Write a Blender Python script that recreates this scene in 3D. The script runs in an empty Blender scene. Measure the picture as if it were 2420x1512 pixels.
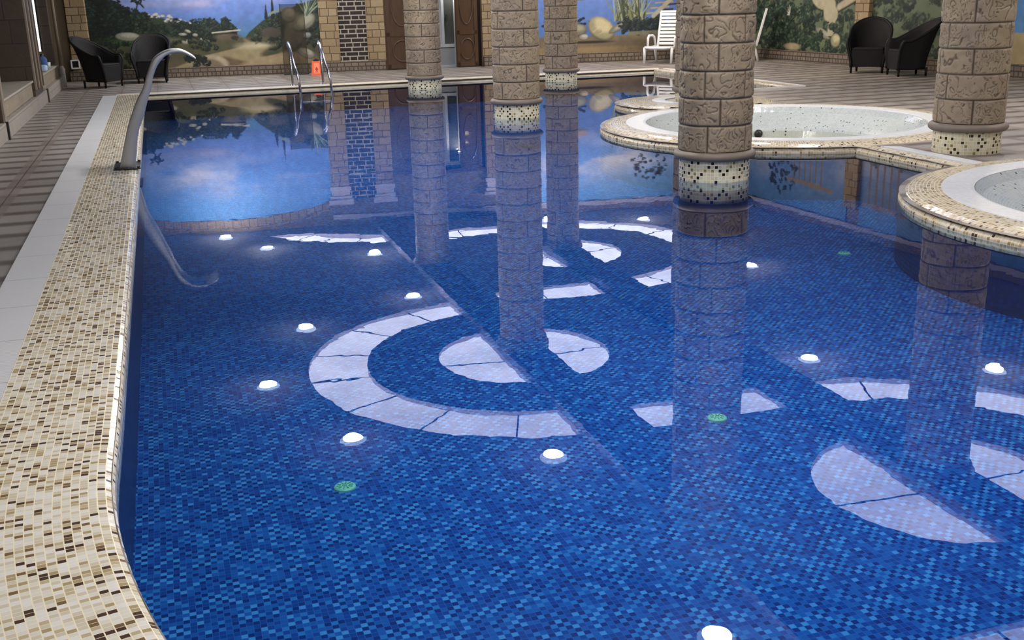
import bpy, bmesh, math, random
import numpy as np
from mathutils import Vector, Matrix
from mathutils.geometry import tessellate_polygon

random.seed(7)
PI = math.pi
sc = bpy.context.scene
COL = sc.collection
cos, sin = math.cos, math.sin

# ------------------------------------------------------------------ helpers
class MB:
    """Collects faces with metre UVs and builds ONE mesh object."""
    def __init__(s): s.v=[]; s.f=[]; s.uv=[]
    def add(s, pts, faces, uvs=None):
        b=len(s.v); s.v+= [tuple(p) for p in pts]
        for i,fc in enumerate(faces):
            s.f.append([b+k for k in fc])
            if uvs: s.uv.append(uvs[i])
            else:
                P=[Vector(pts[k]) for k in fc]
                n=(P[1]-P[0]).cross(P[2]-P[0])
                ax=max(range(3),key=lambda a:abs(n[a]))
                if ax==2: s.uv.append([(q.x,q.y) for q in P])
                elif ax==0: s.uv.append([(q.y,q.z) for q in P])
                else: s.uv.append([(q.x,q.z) for q in P])
        return s
    def box(s, c, d, rz=0, rx=0, ry=0):
        x,y,z=[k/2 for k in d]
        R=Matrix.Rotation(rz,3,'Z')@Matrix.Rotation(ry,3,'Y')@Matrix.Rotation(rx,3,'X')
        P=[Vector(c)+R@Vector((a*x,b*y,g*z)) for a in(-1,1) for b in(-1,1) for g in(-1,1)]
        F=[(0,1,3,2),(4,6,7,5),(0,4,5,1),(2,3,7,6),(0,2,6,4),(1,5,7,3)]
        D=d; U=[]
        for fc,(a,b) in zip(F,((1,2),(1,2),(0,2),(0,2),(0,1),(0,1))):
            loc=[(((k>>2)&1)*D[0],((k>>1)&1)*D[1],(k&1)*D[2]) for k in fc]
            U.append([(l[a]+c[0]*.37,l[b]+c[1]*.53) for l in loc])
        return s.add(P,F,U)
    def lathe(s, prof, n=48, c=(0,0,0), a0=0, a1=2*PI, uscale=None):
        closed=abs(a1-a0-2*PI)<1e-6
        m=n if closed else n+1
        L=[0]
        for i in range(1,len(prof)): L.append(L[-1]+math.hypot(prof[i][0]-prof[i-1][0],prof[i][1]-prof[i-1][1]))
        P=[]; F=[]; U=[]
        for r,z in prof:
            for k in range(m):
                a=a0+(a1-a0)*k/n
                P.append((c[0]+r*cos(a),c[1]+r*sin(a),c[2]+z))
        us=uscale if uscale else max(r for r,z in prof)
        for i in range(len(prof)-1):
            for k in range(n):
                k2=(k+1)%m
                F.append((i*m+k,i*m+k2,(i+1)*m+k2,(i+1)*m+k))
                u0=us*(a1-a0)*k/n; u1=us*(a1-a0)*(k+1)/n
                U.append([(u0,L[i]),(u1,L[i]),(u1,L[i+1]),(u0,L[i+1])])
        return s.add(P,F,U)
    def tube(s, path, r, n=10, cap=True):
        path=[Vector(p) for p in path]; rs=r if isinstance(r,(list,tuple)) else [r]*len(path)
        P=[]; F=[]
        t=(path[1]-path[0]).normalized()
        nr=t.orthogonal().normalized()
        for i,p in enumerate(path):
            if 0<i<len(path)-1: t=((path[i+1]-p).normalized()+(p-path[i-1]).normalized()).normalized()
            elif i: t=(p-path[i-1]).normalized()
            nr=(nr-t*nr.dot(t)).normalized(); b=t.cross(nr)
            for k in range(n):
                a=2*PI*k/n; P.append(p+rs[i]*(cos(a)*nr+sin(a)*b))
        for i in range(len(path)-1):
            for k in range(n):
                F.append((i*n+k,i*n+(k+1)%n,(i+1)*n+(k+1)%n,(i+1)*n+k))
        if cap:
            F.append(tuple(range(n-1,-1,-1))); F.append(tuple((len(path)-1)*n+k for k in range(n)))
        return s.add(P,F)
    def sweep(s, path, prof, closed=False):
        """path: 2-D points; prof: (offset to the left of travel, z)."""
        n=len(path); P=[]; F=[]; U=[]; Lu=[0]
        for i in range(1,n): Lu.append(Lu[-1]+math.dist(path[i],path[i-1]))
        Lv=[0]
        for i in range(1,len(prof)): Lv.append(Lv[-1]+math.dist(prof[i],prof[i-1]))
        for i in range(n):
            a=Vector(path[max(i-1,0)]); b=Vector(path[min(i+1,n-1)]); d=(b-a).normalized()
            nl=Vector((-d.y,d.x))
            if 0<i<n-1:
                d0=(Vector(path[i])-a).normalized(); k=abs(d0.dot(d)); nl=nl/max(k,.5)
            for o,z in prof: P.append((path[i][0]+nl.x*o,path[i][1]+nl.y*o,z))
        m=len(prof)
        for i in range(n-1):
            for j in range(m-1):
                F.append((i*m+j,(i+1)*m+j,(i+1)*m+j+1,i*m+j+1))
                U.append([(Lu[i],Lv[j]),(Lu[i+1],Lv[j]),(Lu[i+1],Lv[j+1]),(Lu[i],Lv[j+1])])
        return s.add(P,F,U)
    def prism(s, poly, z0, z1):
        n=len(poly)
        P=[(x,y,z0) for x,y in poly]+[(x,y,z1) for x,y in poly]
        F=[tuple(range(n-1,-1,-1)),tuple(range(n,2*n))]+[(i,(i+1)%n,n+(i+1)%n,n+i) for i in range(n)]
        return s.add(P,F)
    def plate(s, outer, holes, z, flip=False):
        loops=[[Vector((x,y,0)) for x,y in outer]]+[[Vector((x,y,0)) for x,y in h] for h in holes]
        flat=[p for l in loops for p in l]
        T=tessellate_polygon(loops); F=[]
        for t in T:
            a,b,c=[flat[k] for k in t]
            if ((b-a).cross(c-a)).z<0: t=(t[0],t[2],t[1])
            F.append(tuple(reversed(t)) if flip else tuple(t))
        return s.add([(p.x,p.y,z) for p in flat],F)
    def build(s, name, mat=None, parent=None, smooth=False, bevel=0, merge=False, M=None):
        me=bpy.data.meshes.new(name)
        vs=[M@Vector(v) for v in s.v] if M else s.v
        me.from_pydata(vs,[],s.f); uvl=me.uv_layers.new(name='UVMap')
        flat=[c for u in s.uv for q in u for c in q]
        uvl.data.foreach_set('uv',flat)
        if merge:
            bm=bmesh.new(); bm.from_mesh(me); bmesh.ops.remove_doubles(bm,verts=bm.verts,dist=1e-5)
            bmesh.ops.recalc_face_normals(bm,faces=bm.faces); bm.to_mesh(me); bm.free()
        if smooth: me.polygons.foreach_set('use_smooth',[True]*len(me.polygons))
        o=bpy.data.objects.new(name,me); COL.objects.link(o)
        if mat: me.materials.append(mat)
        if parent: o.parent=parent
        if bevel:
            b=o.modifiers.new('Bevel','BEVEL'); b.width=bevel; b.segments=2; b.limit_method='ANGLE'
        return o

def tag(o,label,cat,group=None,kind=None):
    if label: o['label']=label
    if cat: o['category']=cat
    if group: o['group']=group
    if kind: o['kind']=kind
    return o
def thing(name,label,cat,loc=(0,0,0),rz=0,group=None):
    o=bpy.data.objects.new(name,None); COL.objects.link(o); o.location=loc; o.rotation_euler=(0,0,rz)
    o.empty_display_size=.2
    return tag(o,label,cat,group)
def struct(o): o['kind']='structure'; return o
def copy_tree(root,loc,rz,label):
    r=root.copy(); COL.objects.link(r); r.location=loc; r.rotation_euler=(0,0,rz); r['label']=label
    for ch in list(root.children):
        c=ch.copy(); COL.objects.link(c); c.parent=r
        for g in list(ch.children):
            d=g.copy(); COL.objects.link(d); d.parent=c
    return r

# ------------------------------------------------------------------ node materials
class NT:
    def __init__(s,name):
        s.m=bpy.data.materials.new(name); s.m.use_nodes=True; s.t=s.m.node_tree; s.t.nodes.clear()
        s.out=s.n('ShaderNodeOutputMaterial')
    def n(s,ty,**kw):
        nd=s.t.nodes.new(ty)
        for k,v in kw.items(): setattr(nd,k,v)
        return nd
    def L(s,a,b): s.t.links.new(a,b)
    def val(s,sock,v):
        if hasattr(v,'is_linked') or hasattr(v,'links'): s.L(v,sock)
        else: sock.default_value=v
    def math(s,op,a,b=0.,c=None,clamp=False):
        nd=s.n('ShaderNodeMath',operation=op,use_clamp=clamp); s.val(nd.inputs[0],a); s.val(nd.inputs[1],b)
        if c is not None: s.val(nd.inputs[2],c)
        return nd.outputs[0]
    def vmath(s,op,a,b=(0,0,0)):
        nd=s.n('ShaderNodeVectorMath',operation=op); s.val(nd.inputs[0],a); s.val(nd.inputs[1],b); return nd.outputs[0]
    def mix(s,f,a,b):
        nd=s.n('ShaderNodeMix',data_type='RGBA'); s.val(nd.inputs['Factor'],f)
        for k,v in ((6,a),(7,b)):
            if isinstance(v,tuple): nd.inputs[k].default_value=(*v[:3],1)
            else: s.L(v,nd.inputs[k])
        return nd.outputs[2]
    def ramp(s,f,stops,interp='LINEAR'):
        nd=s.n('ShaderNodeValToRGB'); cr=nd.color_ramp; cr.interpolation=interp
        while len(cr.elements)<len(stops): cr.elements.new(.5)
        for e,(p,c) in zip(cr.elements,stops): e.position=p; e.color=(*c[:3],1)
        s.L(f,nd.inputs[0]); return nd.outputs[0]
    def noise(s,vec,scale,detail=2,rough=.5,dist=0.,out='Fac'):
        nd=s.n('ShaderNodeTexNoise'); nd.inputs['Scale'].default_value=scale; nd.inputs['Detail'].default_value=detail
        nd.inputs['Roughness'].default_value=rough; nd.inputs['Distortion'].default_value=dist
        if vec is not None: s.L(vec,nd.inputs['Vector'])
        return nd.outputs[out]
    def bump(s,h,strength=.5,dist=.01):
        nd=s.n('ShaderNodeBump'); nd.inputs['Strength'].default_value=strength; nd.inputs['Distance'].default_value=dist
        s.L(h,nd.inputs['Height']); return nd.outputs[0]
    def bsdf(s,col,rough=.5,metal=0.,normal=None,spec=.5,emit=None,es=0,coat=0):
        b=s.n('ShaderNodeBsdfPrincipled')
        if isinstance(col,tuple): b.inputs['Base Color'].default_value=(*col[:3],1)
        else: s.L(col,b.inputs['Base Color'])
        s.val(b.inputs['Roughness'],rough); b.inputs['Metallic'].default_value=metal
        b.inputs['Specular IOR Level'].default_value=spec
        b.inputs['Coat Weight'].default_value=coat
        if normal is not None: s.L(normal,b.inputs['Normal'])
        s.L(b.outputs[0],s.out.inputs[0]); return s.m
    def uv(s): return s.n('ShaderNodeTexCoord').outputs['UV']
    def obj(s): return s.n('ShaderNodeTexCoord').outputs['Object']

def plain(name,col,rough=.5,metal=0.,spec=.5,noise=0):
    t=NT(name)
    if noise:
        f=t.noise(t.obj(),noise,4); c=t.mix(f,tuple(k*.75 for k in col),tuple(min(1,k*1.2) for k in col))
        return t.bsdf(c,rough,metal,spec=spec)
    return t.bsdf(col,rough,metal,spec=spec)

def mosaic(name,tile,stops,grout,gw=.07,rough=.12,bump=.3,warp=0.,tiley=None,gwy=None,alt=0.):
    t=NT(name); uv=t.uv()
    if warp:
        nz=t.noise(uv,2.6,2,out='Color'); nz=t.vmath('SUBTRACT',nz,(.5,.5,.5))
        uv=t.vmath('ADD',uv,t.vmath('MULTIPLY',nz,(warp,warp,0)))
    s=t.vmath('MULTIPLY',uv,(1/tile,1/(tiley or tile),0))
    cell=t.vmath('FLOOR',s); fr=t.vmath('FRACTION',s)
    wn=t.n('ShaderNodeTexWhiteNoise',noise_dimensions='3D'); t.L(cell,wn.inputs['Vector'])
    v=wn.outputs['Value']
    if alt:
        sc_=t.n('ShaderNodeSeparateXYZ'); t.L(cell,sc_.inputs[0])
        par=t.math('FLOORED_MODULO',t.math('ADD',sc_.outputs[0],sc_.outputs[1]),2.)
        v=t.math('MULTIPLY_ADD',par,alt,t.math('MULTIPLY',v,1-alt))
    col=t.ramp(v,stops,'CONSTANT')
    d=t.vmath('ABSOLUTE',t.vmath('SUBTRACT',fr,(.5,.5,0)))
    sx=t.n('ShaderNodeSeparateXYZ'); t.L(d,sx.inputs[0])
    g=t.math('MAXIMUM',t.math('GREATER_THAN',sx.outputs[0],.5-gw),t.math('GREATER_THAN',sx.outputs[1],.5-(gwy or gw)))
    c=t.mix(g,col,grout)
    h=t.math('SUBTRACT',1.,g)
    r=t.math('MULTIPLY_ADD',g,.45,rough)
    # each tile is set at a slightly different tilt: sparkle
    tilt=t.vmath('SUBTRACT',wn.outputs['Color'],(.5,.5,.5))
    nr=t.n('ShaderNodeNewGeometry').outputs['Normal']
    nn=t.vmath('NORMALIZE',t.vmath('ADD',nr,t.vmath('MULTIPLY',tilt,(.05,.05,.02))))
    b=t.n('ShaderNodeBump'); b.inputs['Strength'].default_value=bump; b.inputs['Distance'].default_value=.002
    t.L(h,b.inputs['Height']); t.L(nn,b.inputs['Normal'])
    return t.bsdf(c,r,normal=b.outputs[0])

def stone_blocks(name,c1,c2,mortar,bw,bh,ms=.012,bump=.6,off=.5,rough=.75,scale=9):
    t=NT(name); uv=t.uv()
    br=t.n('ShaderNodeTexBrick'); br.offset=off; br.offset_frequency=2; br.squash=.6; br.squash_frequency=3
    br.inputs['Scale'].default_value=1; br.inputs['Brick Width'].default_value=bw; br.inputs['Row Height'].default_value=bh
    br.inputs['Mortar Size'].default_value=ms; br.inputs['Mortar Smooth'].default_value=.3
    br.inputs['Color1'].default_value=(*c1,1); br.inputs['Color2'].default_value=(*c2,1); br.inputs['Mortar'].default_value=(*mortar,1)
    t.L(uv,br.inputs['Vector'])
    nz=t.noise(uv,scale,5,.6,1.5)
    c=t.mix(t.math('MULTIPLY',nz,.55),br.outputs['Color'],tuple(k*.45 for k in c1))
    h=t.math('ADD',t.math('MULTIPLY',br.outputs['Fac'],-1.),t.math('MULTIPLY',nz,.9))
    return t.bsdf(c,rough,normal=t.bump(h,bump,.02))

CREAM=(.80,.76,.64)
M={}
M['rim']=mosaic('rim_mosaic',.0185,[(0,(.74,.71,.60)),(.26,(.64,.58,.44)),(.46,(.78,.76,.70)),(.64,(.52,.43,.27)),(.75,(.41,.32,.17)),(.83,(.075,.045,.028)),(.93,(.19,.12,.055))],(.84,.75,.53),.045,.10,tiley=.0262,gwy=.065)
M['rim_plain']=mosaic('tub_mosaic',.0262,[(0,(.60,.52,.37)),(.30,(.54,.45,.29)),(.55,(.66,.60,.47)),(.74,(.43,.33,.18)),(.86,(.07,.045,.025)),(.93,(.30,.21,.10))],(.68,.60,.44),.075,.12)
M['col_mosaic']=mosaic('column_mosaic',.031,[(0,(.66,.61,.42)),(.30,(.58,.53,.34)),(.50,(.70,.67,.52)),(.66,(.60,.55,.37)),(.74,(.26,.20,.09)),(.80,(.018,.012,.008))],(.74,.69,.49),.11,.15,alt=.5)
M['pool']=mosaic('pool_tile',.0225,[(0,(.002,.024,.165)),(.26,(.003,.052,.27)),(.50,(.007,.10,.37)),(.70,(.020,.18,.48)),(.86,(.055,.28,.60))],(.007,.085,.33),.035,.25,.15,warp=.014,alt=.38)
M['pool_shaded']=mosaic('pool_tile_shaded',.0315,[(0,(.004,.016,.085)),(.5,(.005,.022,.11)),(.8,(.007,.030,.14))],(.008,.024,.10),.05,.3,.15)  # pool tile again, dimness of the submerged faces put into its colour
M['white_tile']=mosaic('tub_white_tile',.022,[(0,(.50,.54,.53)),(.5,(.43,.48,.47)),(.8,(.54,.56,.55)),(.975,(.10,.11,.10))],(.36,.40,.39),.10,.12)
M['speckle']=mosaic('tub_speckle',.022,[(0,(.46,.48,.40)),(.45,(.42,.45,.37)),(.90,(.48,.50,.43)),(.96,(.06,.06,.05))],(.44,.46,.39),.08,.2)
M['column']=None
M['pilaster']=stone_blocks('tan_ashlar',(.30,.215,.115),(.42,.32,.185),(.07,.042,.02),.30,.155,.009)
M['plinth']=stone_blocks('rough_plinth',(.17,.135,.105),(.27,.21,.155),(.06,.045,.035),.15,.085,.012,scale=16)
M['dark_brick']=stone_blocks('dark_brick',(.016,.011,.011),(.03,.02,.02),(.52,.47,.38),.27,.094,.013,.4)
M['brown_tile']=stone_blocks('brown_wall_tile',(.055,.037,.024),(.078,.055,.037),(.03,.022,.018),.62,.34,.010,.3,rough=.5,scale=4)
M['light_stone']=stone_blocks('light_course',(.32,.29,.25),(.36,.33,.28),(.22,.19,.17),1.3,.24,.006,.25,scale=6)
M['carved']=stone_blocks('carved_course',(.28,.235,.17),(.33,.28,.20),(.20,.16,.12),.9,.3,.004,1.0,scale=13)
M['plaster']=plain('brown_plaster',(.19,.145,.09),.8,noise=3)
M['ceiling']=plain('ceiling_paint',(.30,.31,.40),.85,noise=1.5)
M['beam']=plain('beam_paint',(.16,.17,.26),.8,noise=1.5)
M['cornice']=plain('cornice_plaster',(.50,.46,.50),.7,noise=4)
M['steel']=plain('brushed_steel',(.62,.63,.64),.42,1.)
M['chrome']=plain('polished_steel',(.75,.76,.78),.10,1.)
M['dark_metal']=plain('dark_metal',(.05,.05,.05),.4,.8)
M['black']=plain('black_plastic',(.012,.012,.012),.4)
M['white_plastic']=plain('white_plastic',(.72,.73,.74),.35)
M['tub_ring']=plain('overflow_ring_plastic',(.60,.62,.62),.4,noise=30)
M['pvc']=plain('white_pvc',(.36,.385,.40),.35)
M['grey_panel']=plain('grey_panel',(.25,.27,.28),.3,noise=3)
M['dark_glass']=plain('dark_door_glass',(.05,.055,.05),.08)
M['orange']=plain('orange_plastic',(.85,.11,.03),.45)
M['orange_light']=plain('pale_orange_print',(.95,.27,.13),.5)
M['red']=plain('red_print',(.55,.02,.01),.5)
M['green']=plain('green_plastic',(.20,.62,.42),.4)
M['green_dark']=plain('green_plastic_slots',(.07,.30,.20),.5)
M['cream_stone']=plain('cream_coping',(.62,.56,.43),.45,noise=20)
M['pipe']=plain('pipe_paint',(.21,.17,.125),.5)
M['blue_cloth']=plain('blue_cloth',(.04,.10,.28),.8)
M['pale_cloth']=plain('pale_cloth',(.42,.55,.72),.8)
M['sill']=plain('sill_stone',(.36,.33,.27),.5,noise=9)

def wood(name,c1,c2):
    t=NT(name); uv=t.uv(); s=t.vmath('MULTIPLY',uv,(14,1.2,1))
    n=t.noise(s,1.5,5,.6,1.2); return t.bsdf(t.mix(n,c1,c2),.32,normal=t.bump(n,.15,.004),coat=.2)
M['door_wood']=wood('dark_door_wood',(.028,.013,.006),(.10,.05,.022))
M['wood_dark']=wood('dark_window_wood',(.03,.018,.010),(.10,.065,.04))

def grate():
    t=NT('grating_plastic'); uv=t.uv(); sx=t.n('ShaderNodeSeparateXYZ'); t.L(uv,sx.inputs[0])
    fr=t.math('FRACT',t.math('MULTIPLY',sx.outputs[0],1/.022)); g=t.math('LESS_THAN',fr,.22)
    big=t.math('LESS_THAN',t.math('FRACT',t.math('MULTIPLY',sx.outputs[0],1/.62)),.008)
    n=t.noise(uv,1.1,3)
    c=t.mix(n,(.60,.62,.63),(.72,.73,.73)); c=t.mix(g,c,(.50,.51,.52)); c=t.mix(big,c,(.2,.2,.2))
    return t.bsdf(c,.4,normal=t.bump(t.math('SUBTRACT',1.,g),.25,.003))
M['grate']=grate()

def deck():
    t=NT('deck_tile'); uv=t.uv(); sx=t.n('ShaderNodeSeparateXYZ'); t.L(uv,sx.inputs[0]); X,Y=sx.outputs[0],sx.outputs[1]
    PW,PH=.62,.44
    row=t.math('FLOOR',t.math('MULTIPLY',Y,1/PH)); fy=t.math('FRACT',t.math('MULTIPLY',Y,1/PH))
    xs=t.math('MULTIPLY',t.math('ADD',X,1.44-.06),1/PW); fx=t.math('FRACT',xs); cx=t.math('FLOOR',xs)
    cb=t.n('ShaderNodeCombineXYZ'); t.L(cx,cb.inputs[0]); t.L(row,cb.inputs[1])
    wn=t.n('ShaderNodeTexWhiteNoise',noise_dimensions='2D'); t.L(cb.outputs[0],wn.inputs['Vector'])
    band=t.math('LESS_THAN',fx,.22)                       # narrow border tiles between the plank tiles
    sub=t.math('FRACT',t.math('MULTIPLY',fy,2.)); 
    dy=t.math('ABSOLUTE',t.math('SUBTRACT',fy,.5))        # plank tile: pale middle, dark soft long edges
    edge=t.math('SMOOTH_MAX',dy,0.,.01)
    e=t.n('ShaderNodeMapRange',interpolation_type='SMOOTHSTEP'); t.L(dy,e.inputs[0]); e.inputs[1].default_value=.24; e.inputs[2].default_value=.44
    nz=t.noise(uv,5,5,.65,.5)
    base=t.mix(wn.outputs['Value'],(.195,.176,.158),(.300,.272,.245))
    base=t.mix(t.math('MULTIPLY',nz,.6),base,(.345,.322,.295))
    c=t.mix(t.math('MULTIPLY',e.outputs[0],.9),base,(.085,.066,.055))
    bc=t.mix(wn.outputs['Value'],(.16,.13,.112),(.25,.21,.18)); c=t.mix(t.math('MULTIPLY',band,.75),c,bc)
    jx=t.math('LESS_THAN',t.math('ABSOLUTE',t.math('SUBTRACT',fx,.11)),.008)
    c=t.mix(jx,c,(.07,.055,.045))
    h=t.math('SUBTRACT',nz,e.outputs[0])
    return t.bsdf(c,.42,normal=t.bump(h,.25,.006))
M['deck']=deck()

def column_stone():
    t=NT('column_stone'); o=t.obj()
    at=t.n('ShaderNodeAttribute'); at.attribute_name='joint'
    bl=t.n('ShaderNodeAttribute'); bl.attribute_name='block'
    rl=t.n('ShaderNodeAttribute'); rl.attribute_name='relief_shade'
    n=t.noise(o,7,5,.65,.6); f=t.noise(o,60,3,.6)
    c=t.mix(n,(.19,.145,.095),(.38,.305,.215)); c=t.mix(t.math('MULTIPLY',bl.outputs['Fac'],.45),c,(.37,.285,.17))
    c=t.mix(t.math('MULTIPLY',rl.outputs['Fac'],.85),c,(.055,.038,.024))  # shade in the carved hollows painted into the stone colour
    c=t.mix(at.outputs['Fac'],c,(.035,.024,.014))
    return t.bsdf(c,.55,normal=t.bump(f,.25,.004))
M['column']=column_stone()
M['collar']=plain('collar_stone',(.19,.155,.12),.55,noise=12)

def wicker():
    t=NT('dark_wicker'); uv=t.uv()
    w=t.n('ShaderNodeTexWave',wave_type='BANDS',bands_direction='X'); w.inputs['Scale'].default_value=26; t.L(uv,w.inputs['Vector'])
    w2=t.n('ShaderNodeTexWave',wave_type='BANDS',bands_direction='Y'); w2.inputs['Scale'].default_value=40; t.L(uv,w2.inputs['Vector'])
    h=t.math('MULTIPLY',w.outputs['Fac'],w2.outputs['Fac'])
    c=t.mix(w.outputs['Fac'],(.003,.003,.0035),(.014,.013,.014))
    return t.bsdf(c,.6,normal=t.bump(h,.5,.006),spec=.25)
M['wicker']=wicker()
M['wicker_rim']=plain('wicker_rim',(.007,.007,.0075),.6,spec=.25)

def water(name,tint,bumpd,scale):
    t=NT(name); g=t.n('ShaderNodeTexCoord').outputs['Object']
    n1=t.noise(g,scale,2,.45,.3); n2=t.noise(g,scale*.22,2,.5)
    b=t.bump(t.math('ADD',t.math('MULTIPLY',n1,.35),n2),1.,bumpd)
    fr=t.n('ShaderNodeFresnel'); fr.inputs['IOR'].default_value=1.36; t.L(b,fr.inputs['Normal'])
    tr=t.n('ShaderNodeBsdfTransparent'); tr.inputs[0].default_value=(*tint,1)
    gl=t.n('ShaderNodeBsdfGlossy'); gl.inputs['Roughness'].default_value=0.; gl.inputs['Color'].default_value=(1,1,1,1); t.L(b,gl.inputs['Normal'])
    mx=t.n('ShaderNodeMixShader'); t.L(fr.outputs[0],mx.inputs[0]); t.L(tr.outputs[0],mx.inputs[1]); t.L(gl.outputs[0],mx.inputs[2])
    t.L(mx.outputs[0],t.out.inputs[0]); return t.m
M['water']=water('pool_water',(.80,.93,1.0),.00055,5.)

def glass_sheet():
    t=NT('grey_glass'); fr=t.n('ShaderNodeFresnel'); fr.inputs['IOR'].default_value=1.45
    tr=t.n('ShaderNodeBsdfTransparent'); tr.inputs[0].default_value=(.78,.76,.72,1)
    gl=t.n('ShaderNodeBsdfGlossy'); gl.inputs['Roughness'].default_value=.04
    df=t.n('ShaderNodeBsdfDiffuse'); df.inputs[0].default_value=(.12,.11,.09,1)
    mx=t.n('ShaderNodeMixShader'); mx.inputs[0].default_value=.16; t.L(tr.outputs[0],mx.inputs[1]); t.L(df.outputs[0],mx.inputs[2])
    m2=t.n('ShaderNodeMixShader'); t.L(fr.outputs[0],m2.inputs[0]); t.L(mx.outputs[0],m2.inputs[1]); t.L(gl.outputs[0],m2.inputs[2])
    t.L(m2.outputs[0],t.out.inputs[0]); return t.m
M['glass']=glass_sheet()

def emitter(name,col,strength,mottle=0.):
    t=NT(name); e=t.n('ShaderNodeEmission'); e.inputs['Strength'].default_value=strength
    if mottle:
        n=t.noise(t.obj(),.9,4,.6,.6)
        t.L(t.ramp(n,[(.3,tuple(k*(1-mottle) for k in col)),(.7,col)]),e.inputs[0])
    else: e.inputs[0].default_value=(*col,1)
    t.L(e.outputs[0],t.out.inputs[0]); return t.m
M['panel']=emitter('backlit_panel',(.80,.81,1.0),3.6,.38)
M['lamp']=emitter('lamp_face',(1.,.95,.88),380)
M['lamp_warm']=emitter('lamp_face_warm',(1.,.83,.60),380)
M['lamp_halo']=emitter('lamp_halo_ring',(.62,.74,1.),2.6)  # added glow that imitates the bluish halo round each downlight
M['lit_gap']=emitter('lit_window',(1.,.97,.88),2.2)
M['recess_side']=plain('recess_side',(.55,.52,.62),.7)

# ------------------------------------------------------------------ plan of the room (metres, water surface = 0)
DZ=.07; PD=-.50
XL=-.297; YF=19.88; XB=9.32; YB=15.02
J1=(6.78,10.98); J2=(6.92,5.55); P5=(7.08,13.75); RJ=2.10; RP=1.12
XR=6.34
def right_x(y):
    x=XB if y>YB else XR if y<J1[1] else XR
    if P5[1]<y<=YB: x=7.1
    for (cx,cy),r in ((J1,RJ),(J2,RJ),(P5,RP)):
        if abs(y-cy)<r: x=min(x,cx-math.sqrt(r*r-(y-cy)**2))
    return x
cc=(3.9,3.6); rc=4.2
curve=[(cc[0]-rc*cos(a),cc[1]-rc*sin(a)) for a in np.linspace(math.radians(88),0,60)]   # near end sweeping round to the left side
left=curve+[(XL,y) for y in np.linspace(4.2,YF,40)]
right=[]
ys=np.arange(YB-.01,.3,-.02)
right=[(right_x(y),y) for y in ys]
pool=left+[(XB,YF),(XB,YB)]+[(8.2,YB)]+right+[(XR,.0),(5.3,-.6)]
def circ(c,r,n=96,a0=0,a1=2*PI): return [(c[0]+r*cos(a),c[1]+r*sin(a)) for a in np.linspace(a0,a1,n,endpoint=abs(a1-a0)<6.28)]

# walls: the far wall and the right wall stand slightly out of square
aF=math.atan(-.1343); FW0=Vector((0,24.246,0)); fe=Vector((cos(aF),sin(aF),0)); fn=Vector((sin(aF),-cos(aF),0))   # fn points into the room
MF=Matrix.Translation(FW0)@Matrix.Rotation(aF,4,'Z')      # local x along wall, local -y into the room
def S(x): return x/fe.x
CX=12.79; CY=24.246-.1343*CX
aR=math.atan2(1,-.05607)                                   # right wall direction going away from us
MR=Matrix.Translation((CX,CY,0))@Matrix.Rotation(aR-PI,4,'Z')   # local +x runs from the corner towards us, local -y ... into the room is +? see below
ZC=3.30; ZCOR=3.05
LWX=-1.83

# deck
outer=[(-3.2,-4.2),(14.6,-4.2),(13.6,22.4),(13.0,23.0),(-3.2,25.2)]
b=MB(); b.plate(outer,[pool,circ(J1,1.60),circ(J2,1.60)],DZ-.01)
struct(b.build('floor',M['deck']))
# pool shell
def fz(y): return float(np.interp(y,[-3,2,8.3,14,21],[-.42,-.42,-.46,-.40,-.36]))
b=MB(); gx=np.linspace(-1.,10.2,15); gy=np.linspace(-2.,20.6,46)
for i in range(14):
    for j in range(45):
        q=[(gx[i],gy[j]),(gx[i+1],gy[j]),(gx[i+1],gy[j+1]),(gx[i],gy[j+1])]
        b.add([(x,y,fz(y)) for x,y in q],[(0,1,2,3)],[q])
struct(b.build('floor.001',M['pool'],merge=True))
cl=pool+[pool[0]]
b=MB(); b.sweep(cl,[(0,PD),(0,.008)]); struct(b.build('wall_pool',M['pool_shaded']))
b=MB(); b.plate(pool,[],0.); w=b.build('pool_water',M['water']); tag(w,None,None,kind='stuff')
w['label']='still clear water filling the blue tiled pool'; w['category']='water'

# rims. travel direction so that 'left' is away from the water
rimp=[(-.006,-.05),(-.006,.040),(.004,.060),(.022,.071),(.05,.075),(.44,.079),(.44,.06)]
b=MB(); b.sweep(left,rimp); struct(b.build('trim_1',M['rim'],smooth=False))
Lgr=[(x,y) for x,y in left]
b=MB(); b.sweep(left,[(.442,.06),(.442,.082),(.67,.082),(.67,.06)]); struct(b.build('trim_2',M['grate']))
b=MB(); b.sweep([(XL-.46,YF),(XB+.2,YF)],[(-.012,-.03),(-.012,.010),(.0,.022),(.10,.050),(.25,.078),(.27,.06)]); struct(b.build('trim_3',M['cream_stone']))
bay=[(XB,YF+.0),(XB,YB),(7.3,YB)]
b=MB(); b.sweep(bay,[(-.006,-.05),(-.006,.05),(.02,.072),(.19,.078),(.19,.06)]); struct(b.build('trim_4',M['rim_plain']))
b=MB(); b.sweep(bay,[(.19,.06),(.19,.083),(.27,.083),(.27,.06)]); struct(b.build('trim_5',M['white_plastic']))
# straight link between the two tubs
lk=[(XR,9.3),(XR,7.1)]
b=MB(); b.sweep(lk,[(-.006,-.05),(-.006,.02),(.02,.055),(.06,.068),(.125,.0715),(.125,.06)]); struct(b.build('trim_6',M['rim_plain']))
wedge=[(6.47,8.62),(6.60,8.56),(6.60,7.42),(6.47,7.36)]
b=MB(); b.prism([(6.465,8.72),(6.60,8.60),(6.60,7.50),(6.465,7.40)],.06,.084); struct(b.build('trim_7',M['grate']))

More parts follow.
